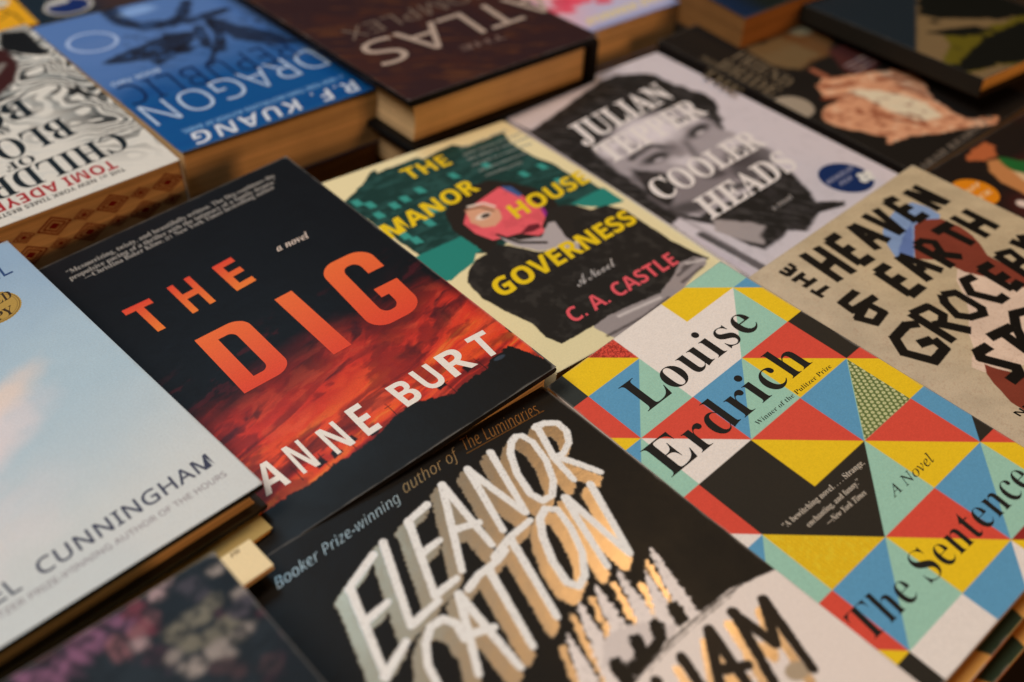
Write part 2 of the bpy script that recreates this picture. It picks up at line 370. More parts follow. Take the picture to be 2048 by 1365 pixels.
# DIG in condensed strokes
def rr(cx, cy, rx, ry, a0, a1, n=10): return [(cx + rx * math.cos(math.radians(a0 + (a1 - a0) * i / n)), cy + ry * math.sin(math.radians(a0 + (a1 - a0) * i / n))) for i in range(n + 1)]
c1, c2 = ink(212, 68, 44), ink(230, 104, 52)
I.brk.append((len(I.v), len(I.f)))
I.shape([[(0, 0)] + rr(.66, .17, .34, .17, -90, 0) + rr(.66, .83, .34, .17, 0, 90) + [(0, 1)],
         [(.34, .15)] + rr(.52, .24, .14, .09, -90, 0) + rr(.52, .76, .14, .09, 0, 90) + [(.34, .85)]], [(48.5,143.7),(71.7,144.3),(47.6,99.7)], c1, c2)
I.shape([[(0, 0), (1, 0), (1, 1), (0, 1)]], [(88.0,149.9),(96.9,149.9),(87.2,100.5)], c1, c2)
I.shape([[(.52, .45), (1, .45)] + rr(.64, .17, .36, .17, 0, -90) + rr(.34, .17, .34, .17, 270, 180) + rr(.34, .83, .34, .17, 180, 90) + rr(.64, .83, .36, .17, 90, 0)
          + [(1, .66), (.67, .66)] + rr(.52, .77, .15, .09, 0, 90) + rr(.48, .77, .14, .09, 90, 180) + rr(.48, .23, .14, .09, 180, 270) + rr(.53, .23, .14, .09, -90, 0) + [(.67, .32), (.52, .32)]],
        [(109.3,150.2),(135.0,151.6),(112.7,95.7)], c1, c2)
I.build('title_lettering', cov)
I = Ink(); wh = ink(226, 218, 210)
for ch, q in (('A', [(29.0,196.6),(39.4,197.1),(30.9,181.2)]), ('N', [(44.9,197.0),(52.3,197.3),(44.6,180.2)]), ('N', [(59.6,197.8),(68.1,197.5),(58.8,181.9)]), ('E', [(73.5,198.1),(80.2,198.0),(73.4,180.5)]),
              ('B', [(93.7,196.2),(102.3,196.4),(92.6,181.3)]), ('U', [(105.7,195.5),(114.6,195.9),(104.6,180.9)]), ('R', [(117.6,196.3),(129.3,196.7),(117.8,180.6)]), ('T', [(132.6,196.6),(142.0,197.4),(134.0,181.0)])):
    I.text(ch, 'ssb', q, wh)
I.build('author_lettering', cov)
I = Ink(); g = ink(158, 152, 146)
I.text('“Mesmerizing, twisty, and beautifully written. The Dig combines the', 'sb', [(23.6,14.4),(137.5,13.4),(23.5,10.7)], g, off=-.006)
I.text('propulsive pacing of a thriller with the intimacy of a family drama.”', 'sb', [(22.7,19.7),(136.1,18.4),(22.7,16.1)], g, off=-.006)
I.text('—Christina Baker Kline, #1 New York Times bestselling author', 'sb', [(28.4,24.1),(132.2,22.7),(28.4,20.5)], g, off=-.006)
I.text('a novel', 'sbi', [(106.2,70.7),(123.4,71.8),(106.9,65.5)], ink(206, 188, 176))
I.build('quotation_text', cov)

# ================================================================== 2 quilt patterned paperback
root, cov, W, H = book('erd', 'book', 'paperback with a bright quilt pattern of blue, teal, red and yellow triangles', .0085, (214, 206, 198), mat=MATTE, pages=PAGES_DARK)  # brown page edges: shade under the cover put into their colour
c_ = 30.7; A = Art(W, H, .27, ink(222, 214, 206))
bl, te, rd, ye, bk, wt = ink(88, 148, 186), ink(148, 192, 174), ink(206, 74, 58), ink(232, 188, 30), ink(42, 38, 32), ink(222, 214, 208)
slate = ink(46, 50, 48)
def P_(i, j): return ((i + .28) * c_, (j + .52) * c_)
def cell(i, j, kind, a, b=None):
    Lp, T, B, R = P_(i, j), P_(i + 1, j), P_(i, j + 1), P_(i + 1, j + 1)
    g_ = dict(grow=.16)
    if kind == 'v': A.poly([Lp, T, B], a, **g_); A.poly([T, R, B], b, **g_)
    elif kind == 'h': A.poly([Lp, T, R], a, **g_); A.poly([Lp, R, B], b, **g_)
    else: A.poly([Lp, T, R, B], a, **g_)
for args in ((0,0,'v',bl,te),(0,-1,'h',rd,ye),(1,-1,'f',wt),(2,-1,'h',te,ye),(3,-1,'f',te),(1,0,'f',wt),(2,0,'v',wt,te),(3,0,'h',bl,ye),(3,1,'f',bk),(2,1,'h',rd,ye),
             (1,1,'v',bl,te),(0,1,'h',rd,wt),(-1,0,'h',rd,ye),(-1,-1,'f',slate),(-1,1,'v',bl,te),(-1,2,'h',rd,wt),(-1,3,'v',bl,te),(-1,4,'h',rd,ye),(-1,5,'f',bk),(0,2,'f',bk),
             (1,2,'h',rd,ye),(2,2,'v',bl,te),(3,2,'h',rd,ye),(3,3,'v',bl,bk),(3,4,'h',rd,ye),(2,3,'h',rd,ye),(1,3,'v',bk,te),(0,3,'h',bk,ye),(2,4,'v',bl,te),(1,4,'h',rd,ye),
             (0,4,'v',bl,te),(0,5,'f',wt),(1,5,'v',bl,wt),(2,5,'h',ink(140,40,36),ye),(3,5,'f',te)): cell(*args)
def tri_mask(pts):
    P = [np.array(p) for p in pts]; m = np.ones(A.U.shape)
    cen = sum(P) / 3
    for a, b in zip(P, P[1:] + P[:1]):
        n = np.array([b[1] - a[1], a[0] - b[0]]); n = n / np.linalg.norm(n); n = n if (cen - a) @ n > 0 else -n
        m *= sst(0, .35, (A.U - a[0]) * n[0] + (A.V - a[1]) * n[1])
    return m
# green seed beads
m = tri_mask([P_(3, 2), P_(3, 3), P_(2, 3)]); A.mix(m, ink(88, 104, 62))
ang = math.radians(-62); ca, sa = math.cos(ang), math.sin(ang); bu = (A.U * ca + A.V * sa) / 2.0; bv_ = (-A.U * sa + A.V * ca) / 2.2; bu = bu + .5 * (np.floor(bv_) % 2) + .25 * A.fbm(6, 6, 0, 2, 5)
r = np.hypot((bu % 1) - .5, (bv_ % 1) - .5); A.mix(m * sst(.50, .36, r), ink(146, 158, 100)); A.mix(m * sst(.34, .2, r), ink(206, 206, 160))
A.mix(m * sst(.14, .06, r) , ink(120, 126, 78))
# pebbled red leather
m = tri_mask([P_(-.2, -1.2), P_(1, -1), P_(1, 0)]); 
m = m * (A.V < (A.U / c_ - .28 - 0) * c_ + 0 * A.U + .52 * c_ + 0)
cel = A.fbm(1.1, 1.1, 0, 2, 9); A.mix(m * sst(.47, .36, np.abs(cel - .5) * 4.2) * .75, ink(120, 34, 26)); 
# knitted yellow
m = tri_mask([P_(0, 3), P_(1, 4), P_(0, 4)]); kn = .5 + .5 * np.sin(A.U * 4.2 + 1.6 * np.sin(A.V * 4.4)); A.mix(m * kn * .38, ink(176, 128, 8)); A.mix(m * sst(.5, .75, A.fbm(1.2, 1.2, 0, 3, 8)) * .3, ink(246, 210, 60))
A.C *= (.95 + .1 * A.fbm(1.1, 1.1, 0, 3, 88))[..., None]
# felted edges between patches
A.build('quilt_picture', cov, MATTE)
I = Ink(); k = ink(30, 28, 26)
I.text('Louise', 'sb', [(20.7,39.2),(91.0,40.0),(20.7,21.5)], k, off=-.007)
I.text('Erdrich', 'sb', [(3.5,68.1),(89.0,69.0),(3.5,50.7)], k, off=-.007)
I.build('author_lettering', cov, MATTE)
I = Ink(); I.text('The Sentence', 'sb', [(1.4,159.3),(98.6,162.5),(2.9,147.1)], k, off=-.011)
I.build('title_lettering', cov, MATTE)
I = Ink()
I.text('Winner of the Pulitzer Prize', 'sb', [(46.6,74.6),(92.5,76.0),(46.9,72.4)], k, off=-.012)
I.text('A Novel', 'si', [(55.6,131.1),(81.5,131.7),(56.0,126.8)], k)
q = ink(190, 180, 166)
I.text('“A bewitching novel. . . . Strange,', 'sb', [(16.5,112.1),(61.1,114.5),(16.9,109.7)], q, off=-.004)
I.text('enchanting, and funny.”', 'sb', [(23.1,117.7),(52.8,118.7),(23.5,115.4)], q, off=-.004)
I.text('—New York Times', 'sbi', [(28.9,122.0),(50.3,123.2),(29.3,119.7)], q)
I.build('small_print', cov, MATTE)

# ================================================================== 3 brush lettered black hardcover in front
root, cov, W, H = book('catton', 'book', 'black book with rough white brush lettering shadowed in gold foil and white pine trees', .024, (22, 20, 17), hard=True, mat=GLOSS)
A = Art(W, H, .42, ink(26, 24, 22))
Z = None
strokes = [
 [(52.6,24.0),(38.0,30.1)], [(38.6,30.6),(28.8,64.7)], [(36.6,43.8),(45.2,42.8)], [(28.7,64.1),(41.1,58.7)],
 [(58.4,22.0),(45.8,55.1)], [(46.3,55.0),(58.4,53.6)],
 [(80.5,18.9),(70.2,20.5)], [(70.9,20.4),(58.9,51.1)], [(66.5,34.7),(74.1,34.3)], [(59.1,51.1),(68.7,50.7)],
 [(90.5,15.2),(72.1,49.4)], [(90.5,15.2),(87.0,48.0)], [(80.8,34.2),(90.0,37.5)],
 [(102.7,15.5),(94.2,45.8)], [(102.6,16.2),(105.4,44.8)], [(114.8,14.7),(105.8,45.3)],
 [(127.8,15.0),(124.5,16.1),(120.3,20.2),(115.5,29.5),(112.8,40.1),(114.1,45.4),(118.5,45.7),(123.7,41.0),(128.5,31.8),(130.9,21.6),(129.9,16.0),(127.8,15.0)],
 [(137.9,16.2),(131.6,33.0),(129.9,45.6)], [(136.8,16.4),(141.2,17.0),(145.3,20.5),(145.1,25.9),(141.6,30.8),(135.9,33.6),(132.4,32.8)], [(132.6,32.6),(136.6,41.0),(140.2,49.6)],
 [(56.3,70.3),(57.5,64.2),(55.2,59.9),(50.3,59.6),(45.6,63.2),(41.3,69.9),(39.4,77.5)], 
 [(65.3,56.1),(51.5,82.9)], [(65.3,56.1),(63.0,89.8)], [(59.1,70.5),(66.3,73.4)],
 [(69.2,56.5),(75.3,54.6),(83.6,54.5),(89.1,53.0)], [(79.4,55.2),(71.1,86.9)],
 [(84.3,52.6),(94.2,49.7),(104.4,49.0)], [(93.5,51.1),(84.5,84.2)],
 [(112.3,48.6),(107.6,50.7),(103.0,57.3),(98.5,67.4),(96.3,76.5),(98.3,80.6),(103.0,78.6),(109.0,71.4),(113.4,61.1),(115.4,52.0),(112.3,48.6)],
 [(121.4,49.6),(119.0,56.5),(111.6,81.2)], [(121.7,50.2),(121.2,82.6)], [(133.1,51.2),(121.6,82.4)],
]
gold = lin((176, 158, 134))
off = [(102.4,34.6),(96.8,37.7)]; off = (off[1][0] - off[0][0], off[1][1] - off[0][1])
for i, s_ in enumerate(strokes):
    for kx, wd in ((.9, 3.8), (.5, 3.6)):
        A.stroke([(x + off[0] * kx, y + off[1] * kx) for x, y in s_], wd, gold, .9, .75, 1.1, 21 + i % 5, foil=1.)
for i, s_ in enumerate(strokes):
    A.stroke(s_, 3.15, ink(234, 227, 223), .8, .26, .9, 61 + i % 7, taper=.18)
    dd, tt = A.dist(s_, False); A.mix(sst(2.0, 1.2, dd) * sst(.62, .75, A.fbm(.8, .8, 0, 3, 15 + i)) * .25, ink(120, 110, 104))
# snow, pines and the white lower panel
snow = [(160.1,121.8),(146.1,118.2),(136.8,115.4),(124.3,114.6),(113.3,113.9),(105.0,114.3),(96.4,116.1),(87.7,117.4),(72.8,119.8),(73.7,153.4),(133.6,205.8),(173.9,183.4)]
pine = [([(128.6,86.4),(118.7,111.7)], 30), ([(120.0,91.4),(112.1,108.0)], 28), ([(112.8,85.2),(106.0,105.6)], 30), ([(103.0,84.0),(94.9,105.5)], 30),
        ([(93.6,85.0),(85.0,108.0)], 28), ([(82.6,91.1),(74.6,111.3)], 30)]
for i, (s_, wd) in enumerate(pine):
    a, b = np.array(s_[0]), np.array(s_[1])
    g = [(p[0] + off[0] * .9, p[1] + off[1] * .9) for p in s_]
    A.stroke(g, 2.6, gold, 1.0, 1.6, 2., 70 + i, foil=1.)
for i, (s_, wd) in enumerate(pine):
    a, b = np.array(s_[0]), np.array(s_[1]); d, t = A.dist([a, b + (b - a) * .25], False)
    teeth = (t * 9 % 1); wid = .4 + 3.2 * t ** .9 + 1.0 * teeth * (.3 + t) + (A.fbm(1.6, 1.6, 0, 3, 90 + i) - .5) * 2.2
    A.mix(sst(.5, -.5, d - wid), ink(224, 215, 211)); A.mix(sst(.5, -.5, d - wid) * sst(.55, .75, A.fbm(1.2, 1.2, 0, 4, 33 + i)) * .25, ink(110, 102, 98))
A.poly([(93.1,100.2),(103.1,103.1),(111.8,112.6),(103.4,116.6),(92.5,118.0),(84.9,115.0),(84.1,105.4)], ink(206, 197, 194), 1, 2.4, 3., 12)
for q_ in ([(106.9,108.3),(104.0,113.5),(100.0,113.7)], [(97.8,108.0),(95.0,114.0),(90.2,114.2)], [(116.8,108.2),(114.9,113.3)], [(86.9,109.6),(85.8,114.9)]):
    A.stroke(q_, 5.5, ink(26, 24, 22), 1., 1.2, 1.5, 44)
A.poly(snow, ink(222, 212, 206), .8, .5, 3., 14)
A.stroke([(141.4,116.8),(123.7,115.1),(107.0,115.1),(90.6,116.4),(77.4,118.8)], 1.0, ink(52, 46, 42), .5, .5, 2.2, 17, alpha=.8)
A.stroke([(136.5,117.3),(120.9,116.6),(103.4,116.6),(92.5,118.0)], .6, ink(90, 82, 76), .5, .6, 2.2, 18, alpha=.6)
lower = [[(142.0,125.5),(133.5,151.5)], [(142.0,125.5),(132.1,137.9)], [(130.1,121.6),(131.6,138.3)], [(130.6,122.1),(119.2,148.4)],
         [(119.0,120.8),(103.1,139.5)], [(119.0,120.8),(112.6,144.3)], [(111.9,133.1),(118.7,137.2)], [(104.6,121.4),(100.4,137.1)], [(92.3,121.5),(88.2,133.3)]]
for i, s_ in enumerate(lower): A.stroke([(x + off[0] * .8, y + off[1] * .8) for x, y in s_], 3.6, gold, 1.2, .9, 2., 50 + i, foil=1., alpha=.9)
A.ell([(128.9,148.8)][0], 4.2, 3.2, gold, .3, 1.); 
for i, s_ in enumerate(lower): A.stroke(s_, 4.0, ink(38, 32, 27), .8, .4, 1.2, 80 + i, taper=.1)
A.build('brush_picture', cov, GLOSS)
I = Ink(); g1 = ink(206, 186, 150)
I.text('Booker Prize-winning', 'ssi', [(20.1,14.5),(74.6,11.2),(20.8,9.9)], lin((170, 180, 180)), foil=.5, off=-.012)  # blue-grey to brown across the words: foil reflections put into the colour
I.text('author of', 'ssi', [(77.7,9.6),(104.5,9.1),(79.0,4.1)], lin((160, 132, 92)), foil=.5, off=-.012)
I.text('The Luminaries', 'ssi', [(108.2,7.9),(144.0,12.1),(109.8,1.7)], lin((150, 106, 58)), foil=.5, off=-.012)
a, b = [(107.4,9.2),(145.9,11.9)]; I.line(a, b, .55, lin((110, 76, 40)), foil=.8)
I.build('tagline_text', cov)

# ================================================================== 4 pale blue hardcover
root, cov, W, H = book('cunn', 'book', 'pale sky blue hardcover with a gold seal, raised on a stack beside the black thriller', .0135, (26, 26, 28), hard=True, mat=SATIN, pages=PAGES, spine_col=(60, 58, 56))
A = Art(W, H, .7, ink(138, 164, 190))
n = (A.fbm(70, 60, .3, 4, 5) - .5) * 60
A.mix(sst(20, 110, A.V + n), ink(166, 188, 202)); A.mix(sst(110, 195, A.V + n * .6), ink(198, 202, 202))
A.mix(sst(.5, .72, A.fbm(55, 30, -.3, 5, 15)) * sst(115, 75, A.U) * .35, ink(216, 206, 208))
A.mix(sst(.52, .7, A.fbm(34, 20, -.5, 5, 25)) * sst(85, 60, A.U) * sst(60, 95, A.V) * .7, ink(230, 204, 190))
A.ell([(101.2,103.2)][0], 17, 6.5, ink(232, 202, 188), -.5, 10., .75, .8, 12); A.ell([(90.1,121.9)][0], 20, 9, ink(222, 206, 206), -.4, 12., .6, .8, 13)
A.C *= (1 + .05 * (A.fbm(8, 8, 0, 5, 99) - .5))[..., None]
A.build('sky_picture', cov, SATIN)
I = Ink()
I.text('MICHAEL', 'ss', [(32.0,193.1),(68.9,192.1),(31.5,186.4)], ink(62, 66, 84), off=.012, sp=1.05)
I.text('CUNNINGHAM', 'ss', [(75.2,191.6),(140.9,188.4),(75.5,184.8)], ink(58, 60, 80), off=.012, sp=1.05)
I.build('author_lettering', cov, SATIN)
I = Ink(); I.text('PULITZER PRIZE-WINNING AUTHOR OF THE HOURS', 'ss', [(51.0,198.2),(141.2,196.1),(51.0,195.5)], ink(136, 126, 132), off=.004)
I.build('small_print', cov, SATIN)
I = Ink(); I.text('A NOVEL', 'ss', [(94.9,29.6),(139.5,26.0),(95.7,19.1)], ink(40, 66, 112), off=.004)
I.build('title_lettering', cov, SATIN)
c0 = [(121.3,45.2),(133.4,52.6)]; rad = abs(c0[1][0] - c0[0][0])
I = Ink(); I.disc(c0[0], rad, rad, ink(168, 136, 66), n=96, z=1.0e-4, wob=.012); I.ring(c0[0], rad * .93, rad * .955, ink(110, 84, 36)); I.ring(c0[0], rad * .86, rad * .875, ink(120, 92, 40))
I.text('SIGNED', 'sb', [(109.5,47.4),(131.7,43.2),(110.0,41.4)], ink(54, 38, 18), z=1.5e-4); I.text('COPY', 'sb', [(110.0,57.0),(127.9,54.1),(110.6,51.2)], ink(54, 38, 18), z=1.5e-4)
I.build('gold_seal', cov, SATIN)

# ================================================================== 5 dark floral book, nearest
root, cov, W, H = book('flower', 'book', 'dark navy book with blurred pink and cream flowers, lowest left corner', .020, (44, 42, 44), mat=SATIN)
A = Art(W, H, .7, ink(19, 25, 32))
def blobs(A, lst, col, rx, ry, ang, rough=.35, jit=0):
    for i, p in enumerate(lst): A.ell(p, rx * (1 + .3 * ((i * 37 % 10) / 10 - .5)), ry, np.asarray(col) * (1 + .25 * ((i * 53 % 10) / 10 - .5)), ang + .4 * ((i * 29 % 10) / 10 - .5), 2.4, .9, rough, 3 + i)
A.mix(sst(.5, .7, A.fbm(26, 18, 0, 4, 6)) * .4, ink(40, 52, 62)); 
A.mix(sst(.56, .7, A.fbm(12, 10, 0, 4, 16)) * .5 * sst(75, 35, A.V), ink(92, 34, 56))
blobs(A, [(84.0,5.4),(85.0,9.0),(88.5,6.1),(88.9,9.0),(92.5,4.8),(92.6,7.0),(96.5,3.8),(97.0,6.4),(99.7,3.2),(99.8,5.5),(106.2,3.4),(106.5,6.4),(80.4,4.9),(78.5,3.5),(108.7,3.9)], ink(140, 73, 116), 1.4, 3.6, -.55)
blobs(A, [(84.9,-1.2),(86.7,-0.8),(112.1,0.7),(113.0,3.3),(110.6,3.0),(112.4,11.7),(112.2,9.7)], ink(120, 32, 52), 2.4, 3.0, -.5)
blobs(A, [(102.5,11.4),(102.5,13.9),(102.5,9.7),(114.5,8.8),(108.7,10.5)], ink(148, 80, 86), 2.6, 2.6, 0)
blobs(A, [(119.1,2.4),(107.5,14.6),(119.4,3.1),(123.4,-0.2)], ink(177, 140, 140), 2.6, 2.2, .3)
blobs(A, [(130.4,15.8),(123.5,17.7),(125.2,17.3),(129.9,25.6),(129.4,30.1),(116.9,17.9),(118.5,24.1),(123.0,26.2)], ink(120, 112, 89), 3.6, 3.0, .4, .6)
blobs(A, [(112.6,24.6),(114.9,30.4),(117.1,31.5),(121.7,30.9),(124.7,30.7),(123.8,34.7),(115.2,32.5),(132.1,30.5),(138.4,18.9),(136.6,6.4)], ink(156, 140, 128), 3.0, 2.3, .2, .5)
blobs(A, [(129.1,10.4),(128.3,6.5),(134.7,23.8),(137.8,22.5)], ink(70, 62, 73), 3.6, 2.9, .2, .6)
blobs(A, [(124.4,40.8),(121.9,36.7),(132.0,44.9)], ink(76, 49, 52), 3.6, 2.9, .2, .6)
tx = A.fbm(3.2, 3.2, 0, 4, 71); A.mix(sst(.52, .36, tx) * .7, ink(19, 25, 32))
g_ = A.C.mean(-1, keepdims=True); A.C = A.C * .62 + g_ * np.array([.22, .24, .27]); A.build('flower_picture', cov, SATIN)

# ================================================================== 6 the two books peeping out under the pale blue one
root, cov, W, H = book('gold', 'book', 'book with yellow page edges under the pale blue hardcover', .0088, (170, 150, 96), pages=PAGES_GOLD)
root, cov, W, H = book('cream', 'booklet', 'thin cream coloured booklet poking out between the stack and the brush lettered book', .0022, (226, 206, 164), mat=MATTE)
I = Ink(); I.text('FN', 'ssb', [(41.5,2.7),(44.7,2.4),(41.8,0.8)], ink(120, 100, 70)); I.build('printed_letters', cov, MATTE)

# ================================================================== 7 sand coloured novel with cut paper lettering
root, cov, W, H = book('heaven', 'book', 'sand coloured book with black cut-paper capitals over a blue, brown and cream figure', .022, (176, 162, 134), mat=SATIN)
A = Art(W, H, .4, ink(184, 168, 138))
A.mix(sst(60, 0, A.U) * .35, ink(186, 178, 168))
bl2, br2, wh2 = ink(126, 152, 194), ink(122, 56, 42), ink(212, 190, 172)
A.poly([(97.4,18.0),(105.4,17.1),(115.5,19.1),(117.9,26.9),(116.8,35.0),(113.3,36.5),(104.9,31.3),(99.6,31.1),(73.5,46.2),(69.9,41.5),(68.3,38.6),(73.6,30.8),(80.8,23.4),(84.8,21.4)], bl2, .5)
A.mix(A.poly([(84.8,32.2),(99.5,28.8),(73.5,46.2),(70.8,38.7)], ink(94, 118, 172), 1.5, .8, 3) * 0, bl2)
A.poly([(89.8,79.1),(88.3,73.4),(83.4,64.0),(75.3,67.9),(67.9,76.1),(58.5,84.2),(45.6,91.0),(37.1,98.7),(25.9,103.5),(27.4,108.9),(34.4,115.0),(45.1,118.3),(66.4,124.5),(110.0,103.3)], wh2, .5, .5, 5)
A.poly([(98.3,31.1),(106.0,31.1),(114.1,37.1),(115.6,47.4),(113.3,55.4),(109.8,61.5),(104.2,68.9),(104.1,78.1),(106.9,89.7),(106.4,102.6),(97.6,106.9),(95.5,95.5),(89.8,79.1),(83.8,67.9),(83.4,60.0),(84.7,56.5),(74.2,46.1),(83.9,39.4)], br2, .5, .3, 4)
A.poly([(32.3,106.2),(33.1,109.8),(38.7,121.6),(43.7,133.3),(21.4,144.2),(19.4,134.2),(19.5,125.6),(24.6,114.8),(27.5,109.8)], br2, .5, .3, 4)
wc = A.fbm(12, 7, .6, 5, 52); A.C *= (1 + .34 * (wc - .5) * (np.abs(A.C[..., 0] - A.C[..., 2]) > .06) )[..., None]
A.mix(sst(.62, .78, A.fbm(.9, .9, 0, 2, 55)) * .22 * (A.C[..., 0] > .25), ink(150, 110, 90))
bk2 = ink(16, 14, 13); Wd = 5.3
# each capital: list of strokes
for s_ in (
 [(34.9,6.5),(32.4,31.2)], [(44.7,7.7),(42.2,32.4)], [(33.2,20.0),(44.4,19.0)],
 [(53.3,8.3),(50.7,30.7)], [(53.0,9.1),(62.1,9.4)], [(51.4,19.4),(59.3,20.0)], [(50.1,30.2),(59.7,30.8)],
 [(72.8,8.8),(67.0,29.9)], [(74.3,9.0),(77.2,29.7)], [(69.4,21.3),(76.6,22.2)],
 [(85.9,8.3),(87.4,30.5)], [(95.2,9.5),(88.6,30.4)],
 [(105.0,9.3),(102.7,29.9)], [(104.8,9.7),(112.9,11.4)], [(103.3,19.5),(112.0,20.1)], [(102.1,29.4),(112.3,29.7)],
 [(121.2,10.8),(120.8,32.5)], [(129.0,11.5),(129.5,32.5)], [(121.6,11.7),(128.7,31.8)],
 [(51.1,38.7),(48.6,59.6)], [(50.6,39.3),(60.2,39.6)], [(49.6,48.8),(58.1,49.3)], [(47.7,59.3),(59.0,59.5)],
 [(69.5,38.9),(65.2,60.1)], [(70.9,39.1),(76.3,59.8)], [(64.9,51.3),(72.0,51.9)],
 [(84.1,40.1),(83.2,61.8)], [(87.3,52.5),(93.5,60.5)],
 [(100.3,41.2),(114.6,42.6)], [(107.0,42.7),(107.3,59.3)],
 [(119.8,39.8),(118.8,61.3)], [(129.6,40.8),(129.3,61.1)], [(119.1,51.0),(128.4,52.4)],
 [(21.4,80.1),(29.0,82.9)], [(36.9,66.2),(35.3,89.8)], [(40.7,79.1),(47.4,91.2)],
 [(91.1,71.3),(89.3,90.0)], [(91.1,71.8),(99.7,73.2)], [(89.8,81.2),(98.0,82.3)], [(89.2,89.5),(97.8,89.7)],
 [(107.5,71.2),(104.0,91.1)], [(113.4,82.1),(119.1,91.2)],
 [(124.0,70.2),(125.7,81.4)], [(132.6,71.2),(125.1,80.9)], [(125.1,80.9),(124.7,91.0)],
 [(49.5,99.2),(64.8,102.6)], [(57.2,100.7),(54.1,117.0)]):
    A.cut(s_, Wd, bk2)
for s_, wd in (([(84.8,40.2),(90.2,40.6),(93.6,45.2),(90.0,50.6),(85.3,51.2),(83.3,48.4)], 4.4), ([(33.7,72.9),(28.3,69.5),(16.9,70.5),(11.6,78.7),(17.4,90.6),(27.8,89.6),(29.3,82.7)], 5.0),
           ([(37.0,66.7),(47.7,69.2),(47.7,77.0),(42.4,79.6),(38.0,77.6)], 4.4), ([(59.9,69.1),(66.3,72.8),(65.6,86.4),(62.5,89.1),(55.8,86.5),(52.3,81.6),(56.0,73.2),(59.9,69.1)], 4.6),
           ([(84.7,72.7),(77.5,70.9),(71.6,77.9),(77.2,89.5),(83.1,89.9)], 4.8), ([(108.2,71.3),(116.2,74.6),(113.8,81.9),(107.1,81.7)], 4.2),
           ([(44.8,102.0),(37.1,100.8),(34.5,103.5),(41.0,116.7),(38.2,119.6),(30.6,119.3)], 5.4), ([(65.4,104.0),(73.4,98.8),(81.8,102.4),(77.4,116.8),(64.4,118.4),(57.5,112.4),(65.4,104.0)], 5.),
           ([(31.4,40.6),(19.1,41.2),(18.3,47.5),(35.0,49.1)], 4.4), ([(26.9,46.7),(28.2,57.6),(19.1,59.2),(15.6,52.0),(25.6,49.2)], 4.4)):
    A.cut(s_, wd, bk2)
for s_ in ([(15.4,25.6),(15.7,32.5)], [(15.0,29.1),(24.2,29.4)], [(14.5,16.0),(23.7,16.1)], [(14.7,22.1),(24.5,22.3)], [(19.0,16.0),(19.7,22.5)],
           [(15.9,11.8),(23.7,11.1)], [(15.7,7.1),(16.1,11.9)], [(19.6,7.0),(19.7,11.6)], [(23.8,6.6),(23.7,11.1)]):
    A.cut(s_, 2.7, bk2)
A.build('cut_paper_picture', cov, SATIN)
I = Ink(); I.text('NEW YORK TIMES BESTSELLER', 'ssb', [(14.6,132.2),(122.9,147.8),(14.5,129.1)], bk2); I.build('small_print', cov, SATIN)

# ================================================================== 8 masked woman in black before a teal manor
root, cov, W, H = book('manor', 'book', 'cream bordered novel showing a masked woman in black before a teal manor house', .022, (224, 210, 168), mat=MATTE)
A = Art(W, H, .4, ink(226, 212, 168)); Zm = 0
dt, tl, tq = ink(26, 58, 54), ink(38, 128, 118), ink(60, 156, 146)
hs = A.poly([(-0.6,23.4),(10.8,17.8),(22.8,10.7),(29.5,5.2),(33.6,4.6),(32.0,8.4),(40.1,7.2),(50.7,7.3),(60.9,6.3),(62.8,10.1),(77.8,7.2),(86.9,6.1),(92.8,13.3),(108.6,12.6),(122.3,11.9),(117.9,25.3),(118.8,43.2),(122.5,56.5),(122.6,71.6),(126.0,82.7),(127.8,103.9),(118.8,106.0),(101.9,97.0),(75.1,99.6),(33.8,105.1),(19.2,94.7),(4.2,88.8)], dt, .6, .7, 3, 8)
A.mix(hs * sst(.45, .7, A.fbm(9, 3, .0, 4, 12)) * .6, ink(48, 92, 88)); A.mix(hs * (.5 + .5 * np.sin(A.V * 3.1)) * .25, ink(16, 34, 34))
for p in [(41.0,36.3),(8.5,44.1),(20.7,41.3),(29.0,39.1),(26.0,65.3),(8.3,67.8),(34.7,55.8),(10.2,33.5),(66.2,34.6),(100.6,56.0),(115.1,55.5),(88.8,36.7),(5.6,27.7),(4.5,57.8),(10.7,74.4),(112.3,73.3)]:
    A.poly([(p[0] - 2.4, p[1] - 3.2), (p[0] + 2.2, p[1] - 3), (p[0] + 2.4, p[1] + 3.4), (p[0] - 2.2, p[1] + 3)], tq, .9, .5, 2, alpha=.85)
A.poly([(-4.6,86.0),(35.8,84.7),(33.5,100.1),(28.3,101.2),(22.6,106.5),(4.6,111.7),(-0.9,109.9)], tl, .5, .5, 3)
A.poly([(100.6,94.8),(128.6,92.6),(127.8,110.0),(113.5,107.8),(105.2,100.7)], tl, .5, .4, 3)
hair = ink(38, 32, 28)
A.poly([(37.8,63.2),(50.2,53.1),(64.3,49.0),(79.7,49.6),(88.5,58.5),(95.0,70.1),(97.4,85.7),(89.8,99.4),(76.2,110.5),(64.0,111.9),(45.1,98.6),(30.7,112.3),(32.9,104.4),(32.0,89.4),(31.4,79.1)], hair, .8, .9, 4, 6)
A.poly([(50.2,66.6),(64.1,62.8),(79.3,58.8),(83.9,69.5),(85.6,85.2),(78.5,101.9),(71.4,107.2),(65.5,107.6),(58.8,100.3),(43.2,97.3),(39.5,87.3),(40.1,76.4)], ink(226, 92, 102), .6)
A.poly([(80.8,58.9),(85.4,62.1),(85.2,71.8),(82.0,73.7),(80.1,62.7)], ink(62, 88, 140), .6); A.poly([(85.6,85.2),(86.3,88.9),(80.0,103.0),(78.0,101.6)], ink(140, 40, 130), .6)
A.poly([(72.3,102.7),(86.8,92.0),(95.8,92.8),(102.2,96.7),(105.9,105.2),(96.7,114.6),(83.0,120.3),(74.5,124.2),(71.6,117.3)], ink(40, 36, 33), .8)
